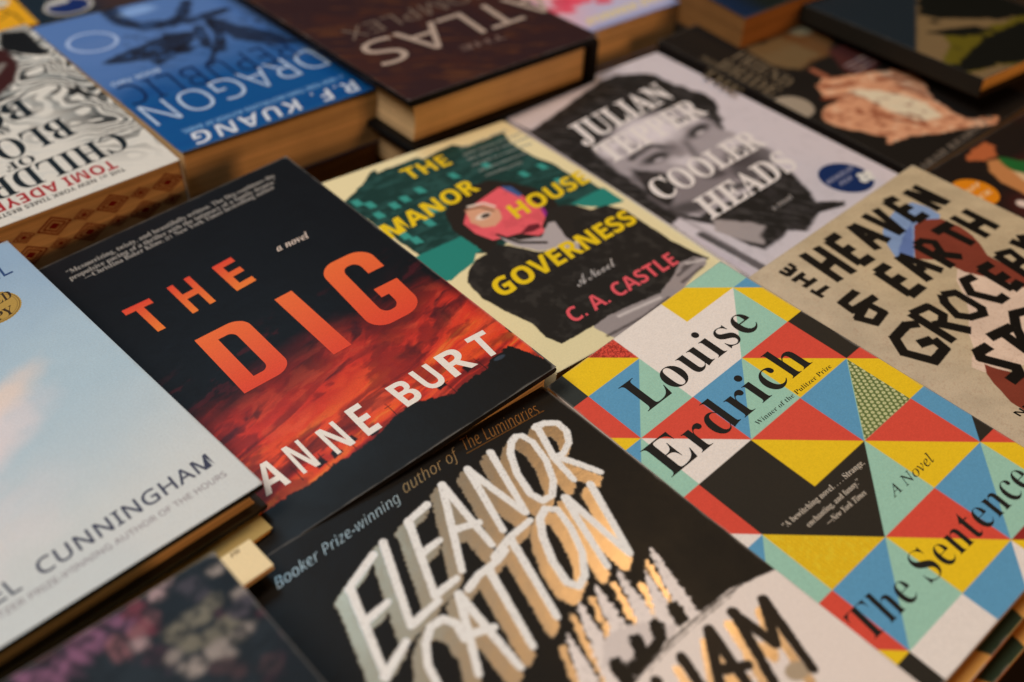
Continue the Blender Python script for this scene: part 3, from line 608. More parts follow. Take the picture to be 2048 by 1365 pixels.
A.poly([(48.8,66.9),(55.7,65.5),(61.9,69.3),(64.5,76.5),(60.4,84.1),(52.7,87.7),(46.0,84.9),(44.1,77.9)], ink(210, 156, 126), 1.4, .5, 3); A.mix(sst(.5, .7, A.fbm(6, 5, .3, 4, 47)) * ((A.C[..., 0] - A.C[..., 1]) > .12) * (A.C[..., 1] < .3) * .25, ink(150, 60, 66))
A.ell([(53.5,76.7)][0], 5.2, 2.6, ink(232, 206, 190), -.1, 1.0); A.ell([(54.7,77.0)][0], 3.2, 1.7, ink(44, 28, 24), -.1, .8)
A.stroke([(50.2,66.6),(57.8,68.6),(61.3,75.6)], 1.6, ink(110, 70, 50), 1.4, .2); A.stroke([(52.4,64.9),(61.8,66.6),(64.6,72.6)], 1.6, ink(232, 212, 200), 1.2)
A.poly([(58.2,100.9),(67.8,97.1),(73.3,98.9),(72.1,102.6),(65.6,103.1)], ink(104, 34, 44), .8)
A.poly([(47.8,93.6),(54.5,105.2),(66.0,109.6),(78.0,101.6),(81.7,102.9),(76.5,117.0),(76.8,123.4),(85.0,136.5),(79.6,138.7),(73.7,133.4),(70.0,122.3),(56.3,118.7),(48.1,105.6)], ink(170, 162, 164), 1., .6, 3)
A.stroke([(48.3,94.7),(53.2,106.8),(64.5,114.7)], 2.2, ink(34, 28, 28), .8)
dress = A.poly([(9.6,117.5),(15.7,110.7),(24.7,105.7),(32.9,104.4),(41.6,101.0),(47.5,106.4),(55.7,119.4),(69.3,123.0),(72.8,132.7),(88.8,109.1),(101.3,104.7),(116.1,106.9),(121.6,116.1),(121.3,130.5),(120.8,151.9),(122.8,165.7),(124.9,174.5),(113.2,175.6),(93.4,184.2),(73.7,187.3),(39.7,185.1),(36.5,178.8),(15.4,179.5),(13.0,171.6),(14.4,160.8),(9.9,145.3),(7.4,132.0)], ink(36, 33, 31), .6, .6, 4, 9)
A.mix(dress * sst(.5, .72, A.fbm(5, 5, 0, 4, 19)) * .28, ink(74, 70, 66))
A.poly([(35.9,179.4),(47.3,177.5),(64.4,178.5),(81.6,180.1),(98.1,174.0),(109.5,168.3),(119.0,169.0),(123.7,174.0),(119.4,177.7),(108.8,179.4),(92.0,185.4),(71.2,189.7),(46.9,192.4),(38.2,190.9)], ink(152, 142, 142), 1., .6, 3)
for s_ in ([(99.9,175.4),(116.9,172.3)], [(97.5,180.5),(116.0,177.6)], [(106.1,172.9),(117.5,170.4)], [(36.8,188.0),(60.5,188.1),(82.5,185.1)]): A.stroke(s_, 1.6, ink(60, 52, 52), 1.6, .3, alpha=.8)
for s_ in ([(111.6,171.0),(121.8,174.1)], [(51.6,180.7),(78.9,182.6)]): A.stroke(s_, 1.8, ink(208, 198, 196), 1.6, .2, alpha=.8)
A.build('manor_picture', cov, MATTE)
I = Ink(); yl = ink(236, 192, 26)
I.text('THE', 'ssb', [(42.6,24.6),(73.9,24.0),(43.5,12.8)], yl); I.text('MANOR', 'ssb', [(0.6,66.1),(69.5,54.6),(1.7,53.4)], yl, off=.012)
I.text('HOUSE', 'ssb', [(66.7,89.0),(127.7,83.5),(69.0,76.7)], yl, off=.012); I.text('GOVERNESS', 'ssb', [(15.3,136.9),(119.7,128.9),(17.4,124.2)], yl, off=.012)
I.build('title_lettering', cov, MATTE)
I = Ink(); I.text('C. A. CASTLE', 'ssb', [(30.5,171.9),(109.0,168.3),(32.4,162.2)], ink(224, 88, 98)); I.build('author_lettering', cov, MATTE)
I = Ink(); I.text('A Novel', 'scr', [(51.7,152.8),(81.0,150.6),(53.5,146.5)], ink(176, 170, 168)); qg = ink(128, 136, 132)
for i, (t_, a, b) in enumerate((('With a twisting and deliciously', (935, 300), (1010, 268)), ('gothic mystery at its heart, this', (928, 312), (1052, 275)), ('debut is a suspenseful read for', (938, 322), (1062, 285)), ('fans of dark country houses', (948, 334), (1066, 296)), ('and the secrets within', (962, 346), (1058, 312)), ('— a bestselling novelist', (975, 355), (1040, 332)))):
    pass
for t_, q_ in (('With a twisting, deliciously', [(87.6,13.7),(126.1,11.5),(88.1,11.2)]), ('gothic mystery at its heart,', [(84.9,20.4),(131.3,19.5),(85.4,17.9)]), ('this debut is suspenseful', [(83.3,26.2),(132.8,25.7),(83.7,23.7)]), ('and dark as a country house', [(81.7,32.7),(128.4,32.4),(82.2,30.3)]), ('with secrets behind the door', [(80.4,39.9),(119.2,39.2),(80.8,37.5)]), ('a bestselling novelist', [(80.5,46.0),(108.5,46.1),(81.0,43.6)])):
    I.text(t_, 'sb', q_, qg, off=.012)
I.build('small_print', cov, MATTE)

# ================================================================== 9 black and white portrait novel
root, cov, W, H = book('cooler', 'book', 'novel with a grey portrait of a dark haired face and a round navy sticker', .022, (206, 198, 206), mat=SATIN)
A = Art(W, H, .5, ink(202, 194, 201))
hb, mg = ink(34, 32, 31), ink(120, 112, 116)
lt, md, dk_ = ink(214, 206, 212), ink(124, 116, 120), ink(64, 58, 60)
A.poly([(-2.6,8.5),(2.0,33.2),(22.7,27.4),(57.4,15.8),(88.5,7.9),(104.7,13.6),(116.7,24.4),(117.0,41.0),(122.9,60.5),(121.9,72.7),(112.1,88.6),(98.6,105.5),(80.8,142.1),(36.6,152.2),(0.6,158.9),(-4.1,194.8),(-8.2,180.8),(-7.7,109.4),(-4.5,11.1)], hb, 3., 2.5, 8, 7)
A.poly([(18.6,74.1),(36.2,66.5),(61.4,60.4),(84.2,62.9),(103.1,68.7),(103.0,85.1),(97.9,101.9),(102.5,118.4),(92.1,143.6),(81.7,156.6),(62.3,158.7),(41.4,159.1),(19.5,161.1),(9.1,150.3),(12.7,124.7),(14.1,95.6)], ink(160, 152, 157), 5., 1.8, 6, 4)
A.ell([(61.4,77.7)][0], 19, 15, lt, .2, 14., 1., .25, 5); A.ell([(29.9,82.6)][0], 11, 8, lt, .3, 8., .95, .3, 6)
A.ell([(89.9,81.7)][0], 11, 6, lt, .2, 8., .8, .3, 7); A.ell([(54.5,116.8)][0], 10, 6, lt, .6, 7., .75, .4, 8); A.ell([(92.8,122.4)][0], 10, 7, lt, .4, 8., .8, .4, 9)
A.poly([(21.7,103.3),(32.6,116.3),(35.3,129.8),(9.1,150.3),(7.9,133.8)], hb, 6., 1.8, 6); A.poly([(41.9,123.3),(68.7,129.5),(69.8,144.3),(43.3,157.3),(20.2,160.4),(10.2,149.3)], md, 6., 1.5, 5, alpha=.9)
A.poly([(81.7,121.4),(100.4,124.4),(103.4,137.7),(90.9,153.2),(63.5,157.6),(64.3,143.5)], dk_, 7., 1.5, 6, alpha=.85)
A.ell([(84.9,95.3)][0], 11, 4.5, hb, -.25, 5., .95, .5); A.ell([(42.0,103.2)][0], 12, 4.5, hb, -.1, 5., .92, .5)
A.stroke([(80.1,78.3),(97.4,80.9),(106.3,94.0)], 4.5, hb, 3.5, .8, alpha=.9); A.stroke([(29.3,95.1),(48.8,90.9),(58.4,100.3)], 4.5, hb, 3.5, .8, alpha=.9)
A.ell([(84.4,98.0)][0], 4, 1.8, ink(190, 182, 186), -.2, 1.5, .9); A.ell([(41.8,105.9)][0], 3.5, 1.6, ink(180, 172, 178), 0, 1.5, .9)
A.stroke([(69.2,101.0),(58.4,125.3),(60.5,137.3)], 4., dk_, 6., .8, alpha=.7); A.ell([(56.6,137.8)][0], 7, 3.5, dk_, .2, 5., .8); A.ell([(58.5,153.9)][0], 11, 3., hb, .35, 4., .8, .3)
A.poly([(10.7,130.9),(7.0,150.5),(18.8,161.8),(39.5,160.8),(60.4,160.5),(91.7,151.7),(94.3,162.7),(85.6,182.7),(76.0,197.6),(54.0,206.1),(46.0,200.1),(23.2,204.4),(19.2,197.0),(17.5,170.5),(9.4,159.6)], hb, 3.5, 1.5, 6)
A.stroke([(6.8,175.2),(9.0,196.5),(10.5,220.6)], 5.5, hb, 3., .5, alpha=.9); A.stroke([(0.8,177.5),(1.6,196.4),(3.7,221.7)], 5, ink(196, 186, 196), 2.5, .3)
A.poly([(21.4,168.6),(35.9,182.5),(39.9,189.7),(26.2,201.1),(19.4,190.4),(14.9,176.7)], ink(160, 150, 150), 3., 1., 4)
A.ell([(36.7,197.7)][0], 7, 5, hb, .2, 3., .9); A.poly([(73.1,186.0),(82.4,192.4),(94.4,200.2),(90.3,203.4),(74.1,199.2),(63.9,200.6)], hb, 2.2, .8, 4)
A.stroke([(9.6,132.0),(10.0,177.7),(9.7,226.2)], 3, mg, 4, .5, alpha=.5)
A.mix(sst(.5, .8, A.fbm(5, 5, 0, 4, 28)) * .10, mg)
fc = A.fbm(16, 11, .4, 4, 68); A.mix(sst(.47, .62, fc) * sst(.36, .3, np.abs(A.C[..., 0] - .62)) * (A.U < 100) * .0, md); A.ell([(35.9,87.1)][0], 9, 6, md, .3, 7., .6, .5); A.ell([(57.6,103.3)][0], 5, 9, md, .5, 5., .7, .5); A.ell([(79.1,133.8)][0], 9, 7, dk_, .4, 7., .55, .5); A.ell([(21.8,115.0)][0], 10, 5, dk_, .3, 6., .6, .5); A.ell([(20.4,152.6)][0], 14, 5, hb, .2, 6., .7, .5)
hl = A.fbm(9, 2.2, .9, 4, 66); A.mix(sst(.55, .75, hl) * (A.C[..., 0] < .03) * .5, ink(84, 80, 80)); A.build('portrait_picture', cov, SATIN)
I = Ink(); wl = ink(222, 215, 213)
I.text('JULIAN', 'sb', [(17.6,66.0),(105.3,55.1),(20.9,44.2)], wl, off=.01); I.text('TEPPER', 'sb', [(16.1,92.2),(106.9,83.1),(19.2,71.6)], wl, off=.01)
I.build('author_lettering', cov, SATIN)
I = Ink(); I.text('COOLER', 'sb', [(12.6,139.3),(107.6,132.0),(15.8,120.5)], wl, off=.01); I.text('HEADS', 'sb', [(21.0,168.3),(102.6,160.6),(25.8,149.2)], wl, off=.01)
I.text('a novel', 'ss', [(54.9,182.9),(73.1,181.0),(56.4,179.1)], ink(150, 144, 142), off=.02); I.build('title_lettering', cov, SATIN)
cc = [(114.4,185.2),(125.6,176.5),(125.9,196.5)]; rs = np.hypot(cc[2][0] - cc[0][0], cc[2][1] - cc[0][1]) * .98
I = Ink(); I.disc(cc[0], rs * 1.08, rs * 1.08, ink(198, 192, 202), z=1.0e-4); I.disc(cc[0], rs, rs, ink(20, 44, 92), z=1.2e-4)
p = [(123.2,189.1),(128.5,189.7),(120.6,193.2),(125.8,193.8)]
for q_ in p: I.disc(q_, 2.6, 2.6, ink(216, 214, 208), z=1.5e-4 + 1e-5 * p.index(q_), n=20)
I.text('BOOKSELLER', 'ssb', [(100.3,184.0),(126.2,181.8),(102.2,180.7)], ink(150, 152, 176), z=1.6e-4); I.text('PICK', 'ssb', [(105.0,189.5),(116.8,188.4),(106.9,186.2)], ink(150, 152, 176), z=1.6e-4)
I.build('round_sticker', cov, SATIN)

# ================================================================== 10 dark book with painted hands, 11 dark cookbook
root, cov, W, H = book('hands', 'book', 'black book with a pair of painted hands and a grey round seal', .020, (30, 26, 24), mat=SATIN)
A = Art(W, H, .7, ink(26, 23, 21))
A.poly([(86.0,25.7),(119.9,31.3),(114.0,67.3),(79.9,88.1),(46.0,88.4),(52.3,57.5)], ink(96, 66, 38), 6, 3, 8); A.ell([(93.7,51.6)][0], 10, 8, ink(120, 116, 96), 0, 6)
A.poly([(41.2,44.3),(72.9,50.0),(74.3,83.8),(46.0,88.4),(35.3,71.3)], ink(104, 84, 56), 6, 3, 8)
A.poly([(84.6,82.6),(115.5,87.8),(116.6,112.1),(78.3,122.2),(67.6,109.6)], ink(70, 36, 34), 4, 2, 8)
for a, b in (((1690,133),(1745,103)), ((1700,138),(1755,108)), ((1712,144),(1762,117))): pass
for s_ in ([(74.6,104.5),(108.0,103.5)], [(74.4,108.8),(107.7,107.9)], [(74.2,113.8),(104.1,113.2)]): A.stroke(s_, 1.2, ink(150, 136, 138), 1.5)
sk, sd, shn = ink(206, 150, 116), ink(130, 62, 36), ink(214, 202, 176)
A.poly([(36.8,108.5),(48.2,105.1),(62.1,112.9),(81.2,119.9),(95.4,127.8),(102.1,137.8),(97.9,153.2),(89.8,159.1),(83.7,169.1),(80.0,183.5),(78.5,193.6),(97.4,205.6),(89.2,210.3),(68.6,199.5),(52.7,193.8),(40.8,188.4),(31.7,182.6),(14.6,179.6),(20.0,174.7),(12.7,160.9),(8.1,151.9),(5.2,140.1),(9.2,133.6),(19.0,129.9),(35.1,129.5),(28.4,122.8),(33.3,114.8)], sk, 2.5, 2, 6)
A.poly([(47.8,126.1),(59.4,132.3),(71.8,147.9),(75.9,165.9),(69.2,183.5),(55.0,179.3),(48.7,167.4),(48.0,155.6),(49.4,139.3)], shn, 3, 1.5, 6)
sh_ = A.fbm(7, 5, .5, 4, 91); A.mix(sst(.5, .75, sh_) * (A.C[..., 0] > .25) * .75, sd); A.mix(sst(.42, .25, sh_) * (A.C[..., 0] > .25) * .5, ink(232, 196, 166))
for s_ in ([(27.5,122.1),(43.8,129.0)], [(40.5,149.7),(41.2,164.3),(52.2,181.2)], [(42.1,115.7),(55.8,120.3)], [(80.1,142.4),(84.2,160.6)], [(75.6,129.7),(89.8,134.5)]): A.stroke(s_, 3.4, sd, 3, .8, alpha=.9)
A.stroke([(52.5,94.3),(52.2,105.2)], 5, ink(150, 90, 66), 3, .5)
A.ell([(2.7,116.3)][0], 13.5, 13.5, ink(152, 140, 124), 0, 2.); A.mix(0, sk)
A.build('hands_picture', cov, SATIN)
I = Ink(); tg = ink(104, 92, 74)
for t_, q_ in (('THE', [(-13.6,50.5),(-17.2,84.9),(-1.6,48.7)]), ('BRIDE', [(3.8,48.5),(1.7,100.5),(17.3,46.6)]), ('FRIEND', [(21.1,47.8),(18.5,97.4),(35.0,45.9)]), ('SHADOWS', [(3.6,36.0),(1.7,55.6),(9.5,35.2)])):
    I.text(t_, 'sb', q_, tg)
for i in range(5):
    pass
I.text('SARAH KEARSLEY', 'sb', [(1.0,210.1),(95.5,205.3),(1.8,205.5)], ink(116, 106, 96), off=.0); I.build('title_lettering', cov, SATIN)

root, cov, W, H = book('burger', 'book', 'dark brown book with an orange round sticker and a painted figure in green', .020, (52, 24, 22), mat=SATIN)
A = Art(W, H, .7, ink(28, 22, 20)); A.mix(sst(.4, .7, A.fbm(60, 60, 0, 3, 3) + (A.V - 40) * .003), ink(76, 28, 26))
A.poly([(42.0,5.9),(52.3,3.5),(66.4,3.8),(66.8,9.7),(57.9,16.0),(46.9,15.1),(39.1,8.9)], ink(176, 96, 56), 2.5, 1.5, 4)
A.poly([(47.8,15.8),(57.5,21.0),(50.0,38.1),(33.1,53.7),(31.9,48.0),(32.4,33.9),(39.3,21.9)], ink(186, 126, 76), 2.5, 1., 4)
A.poly([(56.8,17.8),(65.3,29.8),(63.2,41.1),(48.2,49.0),(48.2,36.6),(51.8,24.2)], ink(30, 96, 44), 2.5, 1.5, 4)
A.poly([(49.5,30.1),(52.6,37.6),(45.7,47.0),(44.3,41.0)], ink(206, 176, 136), 2, 1, 3)
A.ell([(21.8,52.6)][0], 3.5, 3.5, ink(216, 196, 186), 0, 1.5)
A.build('figure_picture', cov, SATIN)
cb = [(11.3,29.4),(15.1,42.1)]; rb = np.hypot(cb[1][0] - cb[0][0], cb[1][1] - cb[0][1])
I = Ink(); I.disc(cb[0], rb, rb, ink(214, 130, 20)); I.text('STAFF', 'ssb', [(-3.7,28.3),(20.2,27.9),(-1.4,25.0)], ink(232, 196, 150), z=1.4e-4); I.text('PICK', 'ssb', [(-1.3,35.3),(18.7,36.0),(0.8,31.9)], ink(232, 196, 150), z=1.4e-4)
I.build('round_sticker', cov, SATIN)

# ================================================================== 12 back row, turned the other way
root, cov, W, H = book('kuang', 'book', 'thick blue paperback with a dark dragon, lying upside down in the back row', .036, (60, 110, 160), spine='R', drop=.0022, mat=SATIN, spine_col=(30, 60, 90), back_col=(30, 50, 80))
A = Art(W, H, .5, ink(82, 116, 172))
n = (A.fbm(40, 25, 0, 4, 5) - .5) * 50
A.mix(sst(60, 150, A.V + n), ink(6, 76, 136)); A.mix(sst(.5, .75, A.fbm(30, 8, .1, 5, 9)) * sst(90, 140, A.V) * .5, ink(8, 66, 130))
dr = ink(22, 20, 30)
A.stroke([(51.9,1.8),(50.4,24.5),(58.4,40.4),(73.2,46.0),(87.6,35.8),(99.7,17.6)], 12, dr, 5, 2, 6, 8, alpha=.92, taper=.3); A.stroke([(63.6,37.1),(86.8,47.7),(114.5,44.5)], 9, dr, 4, 2, 5, 9, alpha=.9)
A.poly([(13.5,75.9),(28.0,68.7),(63.2,58.7),(84.2,66.0),(68.7,81.8),(39.2,98.3),(39.4,86.1),(21.8,82.0)], dr, 4, 2, 6, 10, alpha=.92); A.poly([(96.9,42.5),(106.7,65.1),(122.5,101.7),(126.6,119.3),(113.4,116.4),(97.7,93.5),(92.1,64.7)], dr, 5, 2.5, 6, 11, alpha=.85)
A.stroke([(85.6,60.0),(77.4,88.2),(80.0,99.5),(91.4,79.1),(96.1,57.5)], 7, dr, 4, 1.5, 5, 12, alpha=.9); A.ell([(61.4,85.8)][0], 7, 6, dr, 0, 4, .9); A.stroke([(77.5,97.7),(64.4,115.2)], 4, dr, 3, 1, alpha=.8)
A.ell([(66.8,12.4)][0], 12, 7, ink(136, 170, 220), 0, 6, .8, .5)
fz = A.fbm(6, 3, .5, 4, 77); A.mix(sst(.56, .68, fz) * sst(30, 60, A.V) * sst(115, 85, A.V) * sst(20, 50, A.U) * .6, dr); A.mix(sst(.56, .7, A.fbm(5, 4, .2, 4, 87)) * (A.C[..., 2] < .06) * .5, ink(60, 96, 150))
A.build('dragon_picture', cov, SATIN)
I = Ink(); I.text('REPUBLIC', 'ss', [(117.5,109.8),(5.4,110.4),(116.0,137.0)], ink(10, 34, 78), off=-.004, sp=1.08)
I.text('DRAGON', 'ss', [(125.2,130.8),(3.9,140.7),(125.0,158.2)], ink(172, 190, 214), off=-.012); I.text('THE', 'ss', [(133.0,132.7),(120.3,129.1),(133.3,140.4)], ink(160, 186, 216))
I.text('BOOK TWO', 'ss', [(37.1,101.2),(5.4,103.8),(36.6,106.0)], ink(170, 190, 216), off=.02); I.build('title_lettering', cov, SATIN)
I = Ink(); I.text('R.F. KUANG', 'ssb', [(121.8,184.6),(13.4,186.1),(118.5,198.1)], ink(200, 206, 216), off=-.008, sp=1.12); I.text('#1 NEW YORK TIMES BESTSELLING AUTHOR OF BABEL', 'ssb', [(121.2,174.8),(11.1,180.1),(120.3,179.3)], ink(120, 164, 206)); I.build('author_lettering', cov, SATIN)
cs = [(21.8,42.9),(37.7,51.6)]; r1 = abs(cs[1][0] - cs[0][0]); I = Ink(); I.ring(cs[0], r1 * .86, r1, ink(160, 180, 216), k=1.0)
for t_, q_ in (('WINNER OF THE', [(33.3,44.6),(11.6,41.9),(32.3,49.6)]), ('COMPTON AWARD', [(30.5,52.1),(7.8,49.3),(29.6,57.0)])): I.text(t_, 'ssb', q_, ink(96, 124, 176))
I.build('award_seal', cov, SATIN)

def diamonds(blk, w, y, zt, zb):
    # red stencilled diamonds sprayed on the near page edges: a fine sheet 0.05 mm proud of the paper
    pass
root, cov, W, H = book('child', 'book', 'white hardcover with swirling black hair and red author name, diamonds stencilled on its page edges', .040, (206, 200, 190), spine='R', mat=SATIN, spine_col=(60, 40, 30))
A = Art(W, H, .45, ink(206, 202, 194))
wx = A.fbm(26, 26, 0, 3, 4) - .5; wy = A.fbm(30, 30, 0, 3, 14) - .5
fl = A.fbm(40, 2.6, .55, 4, 24, A.U + wx * 34, A.V + wy * 40)
zone = sst(135, 90, A.V + (A.fbm(30, 30, 0, 3, 31) - .5) * 70) ; edge = sst(95, 132, A.U) * sst(205, 150, A.V)
hair = np.clip(zone + edge, 0, 1) * sst(.53, .43, fl)
sm = A.fbm(46, 34, .5, 2, 44, A.U + wx * 24, A.V + wy * 24) * 14 + (A.U * .5 + A.V * .86) * .04
ln = np.sin(2 * np.pi * sm * 1.5) + .5 * (A.fbm(9, 5, .6, 3, 54) - .5)
hair = np.maximum(hair * .0, np.clip(zone * sst(.22, .42, A.fbm(30, 24, .3, 3, 61)) + edge, 0, 1) * sst(-.12, .14, ln))
A.mix(hair * .98, ink(18, 18, 20)); A.mix(hair * sst(.55, .62, A.fbm(30, 1.6, .55, 3, 71, A.U + wx * 24, A.V + wy * 24)) * .8, ink(170, 172, 168)); A.mix(sst(.55, .7, fl) * .25, ink(170, 176, 176))
A.poly([(123.2,1.5),(136.0,9.3),(135.9,25.7),(135.1,51.4),(120.6,37.7),(114.5,25.7)], ink(18, 17, 18), 3, 1, 5); A.poly([(132.9,94.1),(131.7,106.4),(136.6,119.6),(129.9,115.3),(127.6,105.6)], ink(20, 19, 20), 1.6, 1, 4)
A.poly([(102.9,7.3),(116.8,27.6),(116.7,48.9),(108.1,70.2),(99.9,77.5),(89.9,85.8),(73.4,93.9)], ink(56, 22, 20), 4, 1.5, 6); A.stroke([(100.6,56.0),(108.5,46.2)], 4, ink(120, 110, 104), 3)
A.poly([(119.5,-23.2),(148.8,1.0),(138.4,11.3),(113.9,-7.1)], ink(150, 146, 140), 2, 3, 3)
A.build('hair_picture', cov, SATIN)
I = Ink(); kk = ink(20, 28, 34)
I.text('CHILDREN', 'sb', [(126.9,162.2),(27.1,170.4),(127.0,181.6)], kk); I.text('BLOOD', 'sb', [(110.5,128.4),(39.1,136.4),(110.9,150.2)], kk); I.text('BONE', 'sb', [(102.3,93.2),(34.3,103.4),(102.5,115.3)], kk)
I.text('OF', 'sb', [(83.4,155.5),(68.0,156.9),(83.6,163.8)], kk); I.text('AND', 'sb', [(85.4,117.9),(72.5,119.5),(85.1,125.9)], kk); I.build('title_lettering', cov, SATIN)
I = Ink(); I.text('TOMI ADEYEMI', 'ssb', [(112.9,187.1),(37.4,188.8),(113.0,196.5)], ink(158, 26, 34)); I.text('THE #1 NEW YORK TIMES BESTSELLER', 'ssb', [(114.3,198.2),(36.9,200.1),(114.3,201.8)], ink(70, 66, 62)); I.build('author_lettering', cov, SATIN)
# stencil
I = Ink(); rdp = ink(112, 22, 12)
def dia(c, rx, rz):
    for k0, k1 in ((1., .84), (.68, .52), (.34, 0.)):
        o_, i_ = [(c[0] + k0 * rx * a, c[1] + k0 * rz * b) for a, b in ((1,0),(0,1),(-1,0),(0,-1))], [(c[0] + k1 * rx * a, c[1] + k1 * rz * b) for a, b in ((1,0),(0,1),(-1,0),(0,-1))]
        n = len(I.v); I.v += [(x / 1000., -H / 1000. + .00045, -z / 1000.) for x, z in o_ + i_]; I.f += [(n + a, n + (a + 1) % 4, n + 4 + (a + 1) % 4, n + 4 + a) for a in range(4)]
        I.c += [rdp] * 8; I.foil += [0] * 8
bigs = [(130.9,8.8),(100.9,9.4),(70.6,12.2)]; smalls = [(116.4,9.9),(86.0,11.6),(55.1,12.1)]; big2 = [(112.8,20.0),(82.3,20.9)]; sm2 = [(96.1,19.9),(66.1,22.6)]
du = abs(bigs[0][0] - bigs[1][0]); zb_, zs_ = np.mean([p[1] for p in bigs]), np.mean([p[1] for p in smalls])
z2, z2s = np.mean([p[1] for p in big2]), np.mean([p[1] for p in sm2])
u0 = bigs[0][0]
for k in range(5):
    dia((u0 - k * du, zb_), du * .30, 5.6); dia((u0 - (k + .5) * du, zb_), du * .19, 3.4)
    dia((u0 - (k + .5) * du, zb_ + 10.5), du * .30, 5.6); dia((u0 - k * du, zb_ + 10.5), du * .19, 3.4)
blk = [o for o in root.children if o.name.startswith('page_block')][0]
st = I.build('diamond_stencil', blk, MATTE)

root, cov, W, H = book('atlas', 'book', 'dark maroon hardcover with pale thin lettering, lying upside down in the back row', .036, (14, 12, 12), hard=True, spine='R', mat=GLOSS, spine_col=(10, 9, 9), back_col=(12, 10, 10), th=.0048, over=.007)  # black board thickened: shade under the jacket overhang put into its edge
A = Art(W, H, .7, ink(50, 32, 34)); A.mix(sst(.5, .8, A.fbm(30, 20, .3, 5, 4)) * .5, ink(70, 38, 30)); A.mix(sst(.62, .72, A.fbm(18, 3, .6, 4, 14)) * .35, ink(110, 66, 36))
A.build('cover_picture', cov, GLOSS)
I = Ink(); aw = ink(168, 150, 138)
I.text('ATLAS', 'ss', [(171.8,151.3),(17.4,156.4),(167.2,185.4)], aw, off=.0); I.text('COMPLEX', 'ss', [(142.9,124.2),(21.5,132.5),(140.9,140.8)], ink(112, 96, 86), off=-.005); I.text('THE', 'ss', [(103.3,196.3),(67.7,195.6),(101.4,202.5)], ink(110, 90, 84), off=.02); I.build('title_lettering', cov, GLOSS)

root, cov, W, H = book('pink', 'book', 'pastel pink and lilac paperback with yellow lettering beside the maroon hardcover', .030, (180, 176, 200), spine='R', mat=SATIN, spine_col=(190, 120, 60), back_col=(176, 160, 176))
A = Art(W, H, .7, ink(214, 170, 184)); A.mix(sst(40, 100, A.U + (A.V - 150) * .8), ink(184, 180, 208)); A.mix(sst(192, 204, A.V), ink(130, 144, 190))
blobs(A, [(34.8,160.7),(47.5,157.4),(45.0,165.9),(57.7,158.5),(77.4,168.3),(66.3,158.3),(58.7,152.9),(51.8,150.0)], ink(216, 70, 96), 7, 6, .4, .6)
A.build('pastel_picture', cov, SATIN)
I = Ink(); I.text('EMILY HENRY', 'ssb', [(127.1,182.2),(41.4,189.3),(122.8,185.7)][::1], ink(220, 206, 110)) if False else None
I.text('SUMMER DAYS', 'ssb', [(45.1,185.1),(127.1,182.2),(41.1,193.4)], ink(222, 204, 110)); I.build('author_lettering', cov, SATIN)
book('pink2', 'book', 'paperback with lilac cover edge directly under the pastel pink paperback', .028, (182, 168, 186), spine='R', pages=PAGES, mat=SATIN)

root, cov, W, H = book('tree', 'book', 'book with a black and moss green tree on a tan sky, top right corner', .013, (34, 30, 24), mat=MATTE, pages=PAGES_GOLD, over=.004)
A = Art(W, H, 1., ink(116, 96, 66)); 
dg, ol = ink(13, 15, 9), ink(92, 84, 20)
A.poly([(43.1,140.9),(46.3,151.1),(64.8,154.1),(85.2,156.0),(128.1,156.0),(126.1,176.2),(58.2,216.1),(26.5,193.9),(-1.5,187.4),(-14.9,182.3),(1.3,167.2),(20.4,162.1),(30.3,151.8)], ol, 3, 4, 9, 5)
A.poly([(52.4,114.1),(99.9,78.7),(175.6,53.5),(275.2,122.5),(154.6,174.5),(116.9,159.1),(91.5,152.0),(75.8,138.9),(58.5,126.9)], dg, 3, 4, 8, 6)
A.poly([(29.6,135.5),(49.4,141.2),(67.9,148.1),(73.2,160.0),(50.4,156.0),(36.5,146.3)], dg, 2.5, 2, 5, 7)
A.poly([(14.6,174.7),(40.3,166.6),(65.9,162.9),(89.4,161.0),(131.4,169.2),(69.3,213.0),(27.8,193.0),(9.5,190.8),(-8.6,183.3),(-15.1,178.7)], dg, 3, 4, 7, 8)
A.mix(sst(.55, .7, A.fbm(14, 10, .4, 5, 33)) * sst(18, 40, A.U) * .85, dg)
A.poly([(-41.4,180.6),(125.3,58.8),(100.5,15.2),(4.1,-0.1),(-9.4,60.1)], ink(26, 36, 44), 3); A.build('tree_picture', cov, MATTE)
root, cov, W, H = book('blue', 'book', 'dark blue topped book with a rounded tan fore edge behind the black book of hands', .030, (14, 30, 50), mat=SATIN, spine='R', pages=PAGES_DARK, spine_col=(120, 92, 64))
A = Art(W, H, 1.2, ink(14, 34, 62)); A.mix(sst(4, 30, A.U), ink(18, 26, 24)); A.build('cover_picture', cov, SATIN)
root, cov, W, H = book('yellow', 'book', 'orange yellow book peeping out at the far left corner', .020, (220, 158, 30), mat=SATIN)
A = Art(W, H, .8, ink(224, 160, 28)); A.stroke([(116.1,158.7),(121.3,175.6),(121.3,191.4)], 1.6, ink(70, 50, 20), 1.2, .5); A.stroke([(110.1,177.7),(119.6,170.0)], 1.6, ink(70, 50, 20), 1.2, .5); A.ell([(117.8,149.0)][0], 8, 8, ink(200, 190, 170)); A.build('cover_picture', cov, SATIN)
root, cov, W, H = book('seal', 'book', 'dark book bearing a navy oval seal with a white rim behind the blue paperback', .020, (24, 34, 44), mat=SATIN)
A = Art(W, H, .8, ink(26, 38, 48)); A.mix(sst(30, 60, A.U), ink(62, 44, 44)); A.build('cover_picture', cov, SATIN)
co = [(26.9,179.3),(18.6,204.8),(43.9,188.9),(8.9,175.4)]; rx = abs(co[2][0] - co[3][0]) / 2; I = Ink(); I.disc(co[0], rx, rx * .95, ink(178, 172, 164), z=1e-4); I.disc(co[0], rx * .84, rx * .8, ink(22, 42, 96), z=1.3e-4)
p = [(18.4,169.1),(22.3,168.5),(25.8,168.8)]
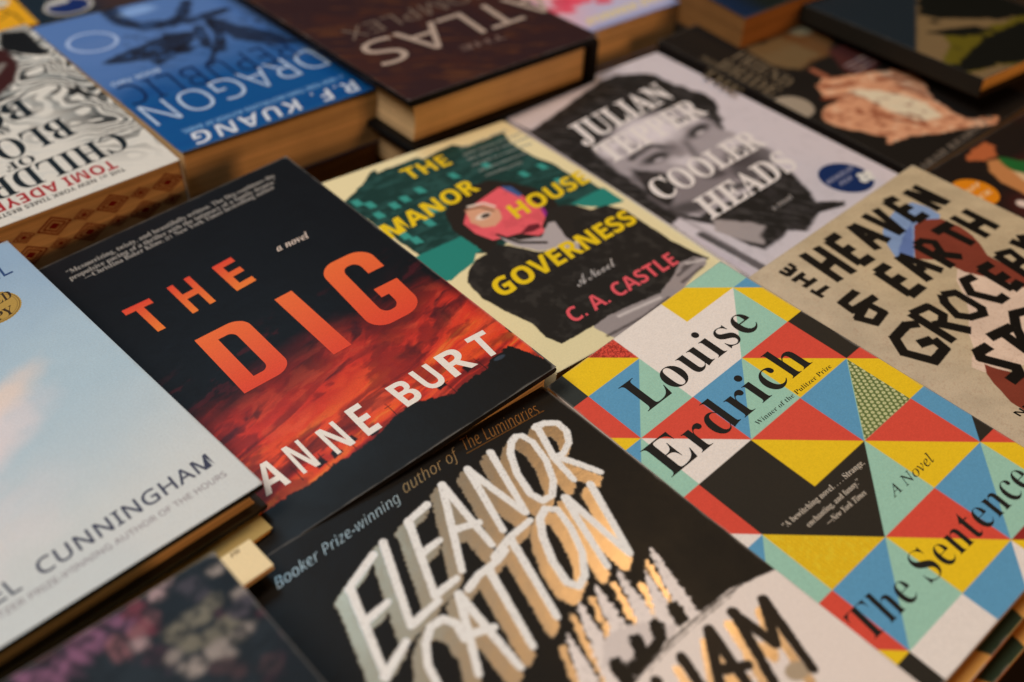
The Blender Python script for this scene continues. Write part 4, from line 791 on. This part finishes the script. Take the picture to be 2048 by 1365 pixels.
for i, q_ in enumerate(p): I.disc(q_, 5, 4, ink(190, 186, 180), z=(1.5 + .1 * i) * 1e-4, n=20)
I.build('oval_seal', cov, SATIN)

# ================================================================== the copies underneath that show at the edges
def under(src, key, label, dx, dy, dz, dyaw, t, cover, group=None, level=True, **kw):
    x, y, z, yaw, pit, rol, w, h = POSE[src]
    POSE[key] = (x + dx, y + dy, z + dz, yaw + dyaw, 0 if level else pit, 0 if level else rol, kw.pop('w', w), kw.pop('h', h))
    return book(key, 'book', label, t, cover, group=group, **kw)
# second and third quilt copies, whose covers stick out below the first
for n_, (dy, dz, lab) in enumerate(((-.0052, -.0098, 'second copy of the quilt paperback, its bottom cover edge sticking out'), (-.0098, -.0200, 'third copy of the quilt paperback, under the second'))):
    r_, cov, W, H = under('erd', 'erd%d' % (n_ + 2), lab, .002 * (n_ + 1), dy, dz, .01 * (1 - 2 * n_), .0085, (190, 120, 50), group='copies of the quilt paperback', level=False, mat=MATTE, pages=PAGES_DARK)
    A = Art(W, H, .6, ink(214, 160, 84))
    for i in range(-1, 4):
        for j in range(0, 7):
            cell(i, j, 'v' if (i + j) % 2 else 'h', (te, bl, ye, rd)[(i + j) % 4], (bl, te, rd, ye)[(i + 2 * j) % 4])
    A.poly([(0, H - 14), (W, H - 14), (W, H), (0, H)], ink(214, 160, 84)); A.poly([(24, H - 14), (52, H - 14), (50, H), (30, H)], ink(46, 60, 44)); A.poly([(76, H - 14), (92, H - 14), (96, H), (84, H)], ink(46, 80, 84))  # white cover edge painted orange: the warm shade there is in the colour
    A.build('quilt_picture', cov, MATTE)
under('kuang', 'kuang_u', 'brown edged book under the thick blue paperback', -.004, .004, -.041, .0, .034, (70, 46, 24), pages=PAGES_DARK, spine='R')
under('atlas', 'atlas_u', 'book with thin curved tan edge under the maroon hardcover', .0, .006, -.043, .03, .016, (120, 84, 40), pages=PAGES, spine='R')
under('child', 'child_u', 'book at the bottom of the stack under the white hardcover', .0, .003, -.042, .02, .036, (90, 66, 40), spine='R')
under('dig', 'dig_u', 'book supporting the black thriller hardcover', .0, .004, -.026, .02, .030, (40, 36, 34), w=.145, h=.212)
under('manor', 'manor_u', 'book supporting the novel with the teal manor', .002, -.004, -.031, .0, .022, (150, 90, 40))
under('cooler', 'cooler_u', 'book supporting the grey portrait novel', .0, .0, -.026, .0, .026, (60, 60, 70))
under('heaven', 'heaven_u', 'book supporting the sand coloured book', .0, .0, -.027, .0, .030, (60, 50, 40))
under('catton', 'catton_u', 'book supporting the brush lettered black book', .0, .0, -.028, .0, .040, (30, 28, 26))
under('gold', 'gold_u', 'book at the bottom of the pale blue stack', .0, .0, -.0098, .0, .050, (40, 36, 30), w=.095, h=.18)
under('hands', 'hands_u', 'book supporting the black book of hands', .0, .0, -.026, .0, .022, (50, 40, 34))
under('burger', 'burger_u', 'book supporting the dark brown book', .0, .0, -.021, .0, .024, (50, 40, 34))
under('flower', 'flower_u', 'books under the dark floral cover', -.02, -.004, -.0215, .0, .050, (60, 56, 50), w=.13)
under('tree', 'tree_u', 'book under the tree book', .0, .004, -.028, .0, .044, (60, 50, 40))
under('blue', 'blue_u', 'book under the dark blue topped book', .0, .004, -.035, .0, .040, (40, 34, 28))

# ================================================================== the table under everything
m = bpy.data.materials.new('dark_wood'); m.use_nodes = True; nt = m.node_tree; b = nt.nodes['Principled BSDF']
n = ramp_noise(nt, 1, 6, .6, stretch=(3, 40, 40)); cr = nt.nodes.new('ShaderNodeValToRGB')
cr.color_ramp.elements[0].color = (.012, .006, .003, 1); cr.color_ramp.elements[1].color = (.05, .026, .012, 1)
nt.links.new(n.outputs[0], cr.inputs[0]); nt.links.new(cr.outputs[0], b.inputs['Base Color']); b.inputs['Roughness'].default_value = .5
V = [(-2.2, -1.2, 0), (2.6, -1.2, 0), (2.6, 3, 0), (-2.2, 3, 0), (-2.2, -1.2, -.04), (2.6, -1.2, -.04), (2.6, 3, -.04), (-2.2, 3, -.04)]
tb = mesh_obj('tabletop', V, [(0, 1, 2, 3), (7, 6, 5, 4), (0, 4, 5, 1), (1, 5, 6, 2), (2, 6, 7, 3), (3, 7, 4, 0)], m)
tb['kind'] = 'structure'; tb['label'] = 'dark wooden table under the books'

# ================================================================== light
w = bpy.data.worlds.new('World'); sc.world = w; w.use_nodes = True
bg = w.node_tree.nodes['Background']; bg.inputs[0].default_value = (1, .60, .30, 1); bg.inputs[1].default_value = .026
def area(name, loc, target, size, power, col, sy=None):
    l = bpy.data.lights.new(name, 'AREA'); l.shape = 'RECTANGLE'; l.size = size; l.size_y = sy or size; l.energy = power; l.color = col
    o = bpy.data.objects.new(name, l); COL.objects.link(o); o.location = loc
    o.rotation_euler = (Vector(target) - Vector(loc)).to_track_quat('-Z', 'Y').to_euler(); return o
area('overhead_lamp', (-.62, .50, 1.62), (.2, .2, 0), .6, 23, (1, .92, .84))
area('cool_window', (.30, 1.22, 1.35), (.2, .3, 0), .42, 6.2, (.50, .78, 1), .45)
area('warm_lamp', (.86, .50, 1.2), (.45, .15, 0), .18, 3.4, (1, .64, .32))
area('warm_page_fill', (.75, -1.25, .42), (.25, .3, .04), .5, 9.5, (1, .50, .20))  # added low fill that brightens and warms the near page edges

# ================================================================== camera
cam = bpy.data.cameras.new('Camera'); co = bpy.data.objects.new('Camera', cam); COL.objects.link(co)
R = Matrix(CAM_ROT); R4 = R.to_4x4(); co.matrix_world = Matrix.Translation(CAM_LOC) @ R4
cam.sensor_fit = 'HORIZONTAL'; cam.sensor_width = 36; cam.lens = 1940 / 2048 * 36; cam.clip_start = .01; cam.clip_end = 50
cam.dof.use_dof = True; cam.dof.focus_distance = .405; cam.dof.aperture_fstop = 4.2; cam.dof.aperture_blades = 9
sc.camera = co
vs = sc.view_settings; vs.view_transform = 'Standard'; vs.look = 'None'; vs.gamma = 1; vs.exposure = -.16; vs.use_curve_mapping = False
sc.cycles.max_bounces = 6; sc.cycles.use_denoising = True
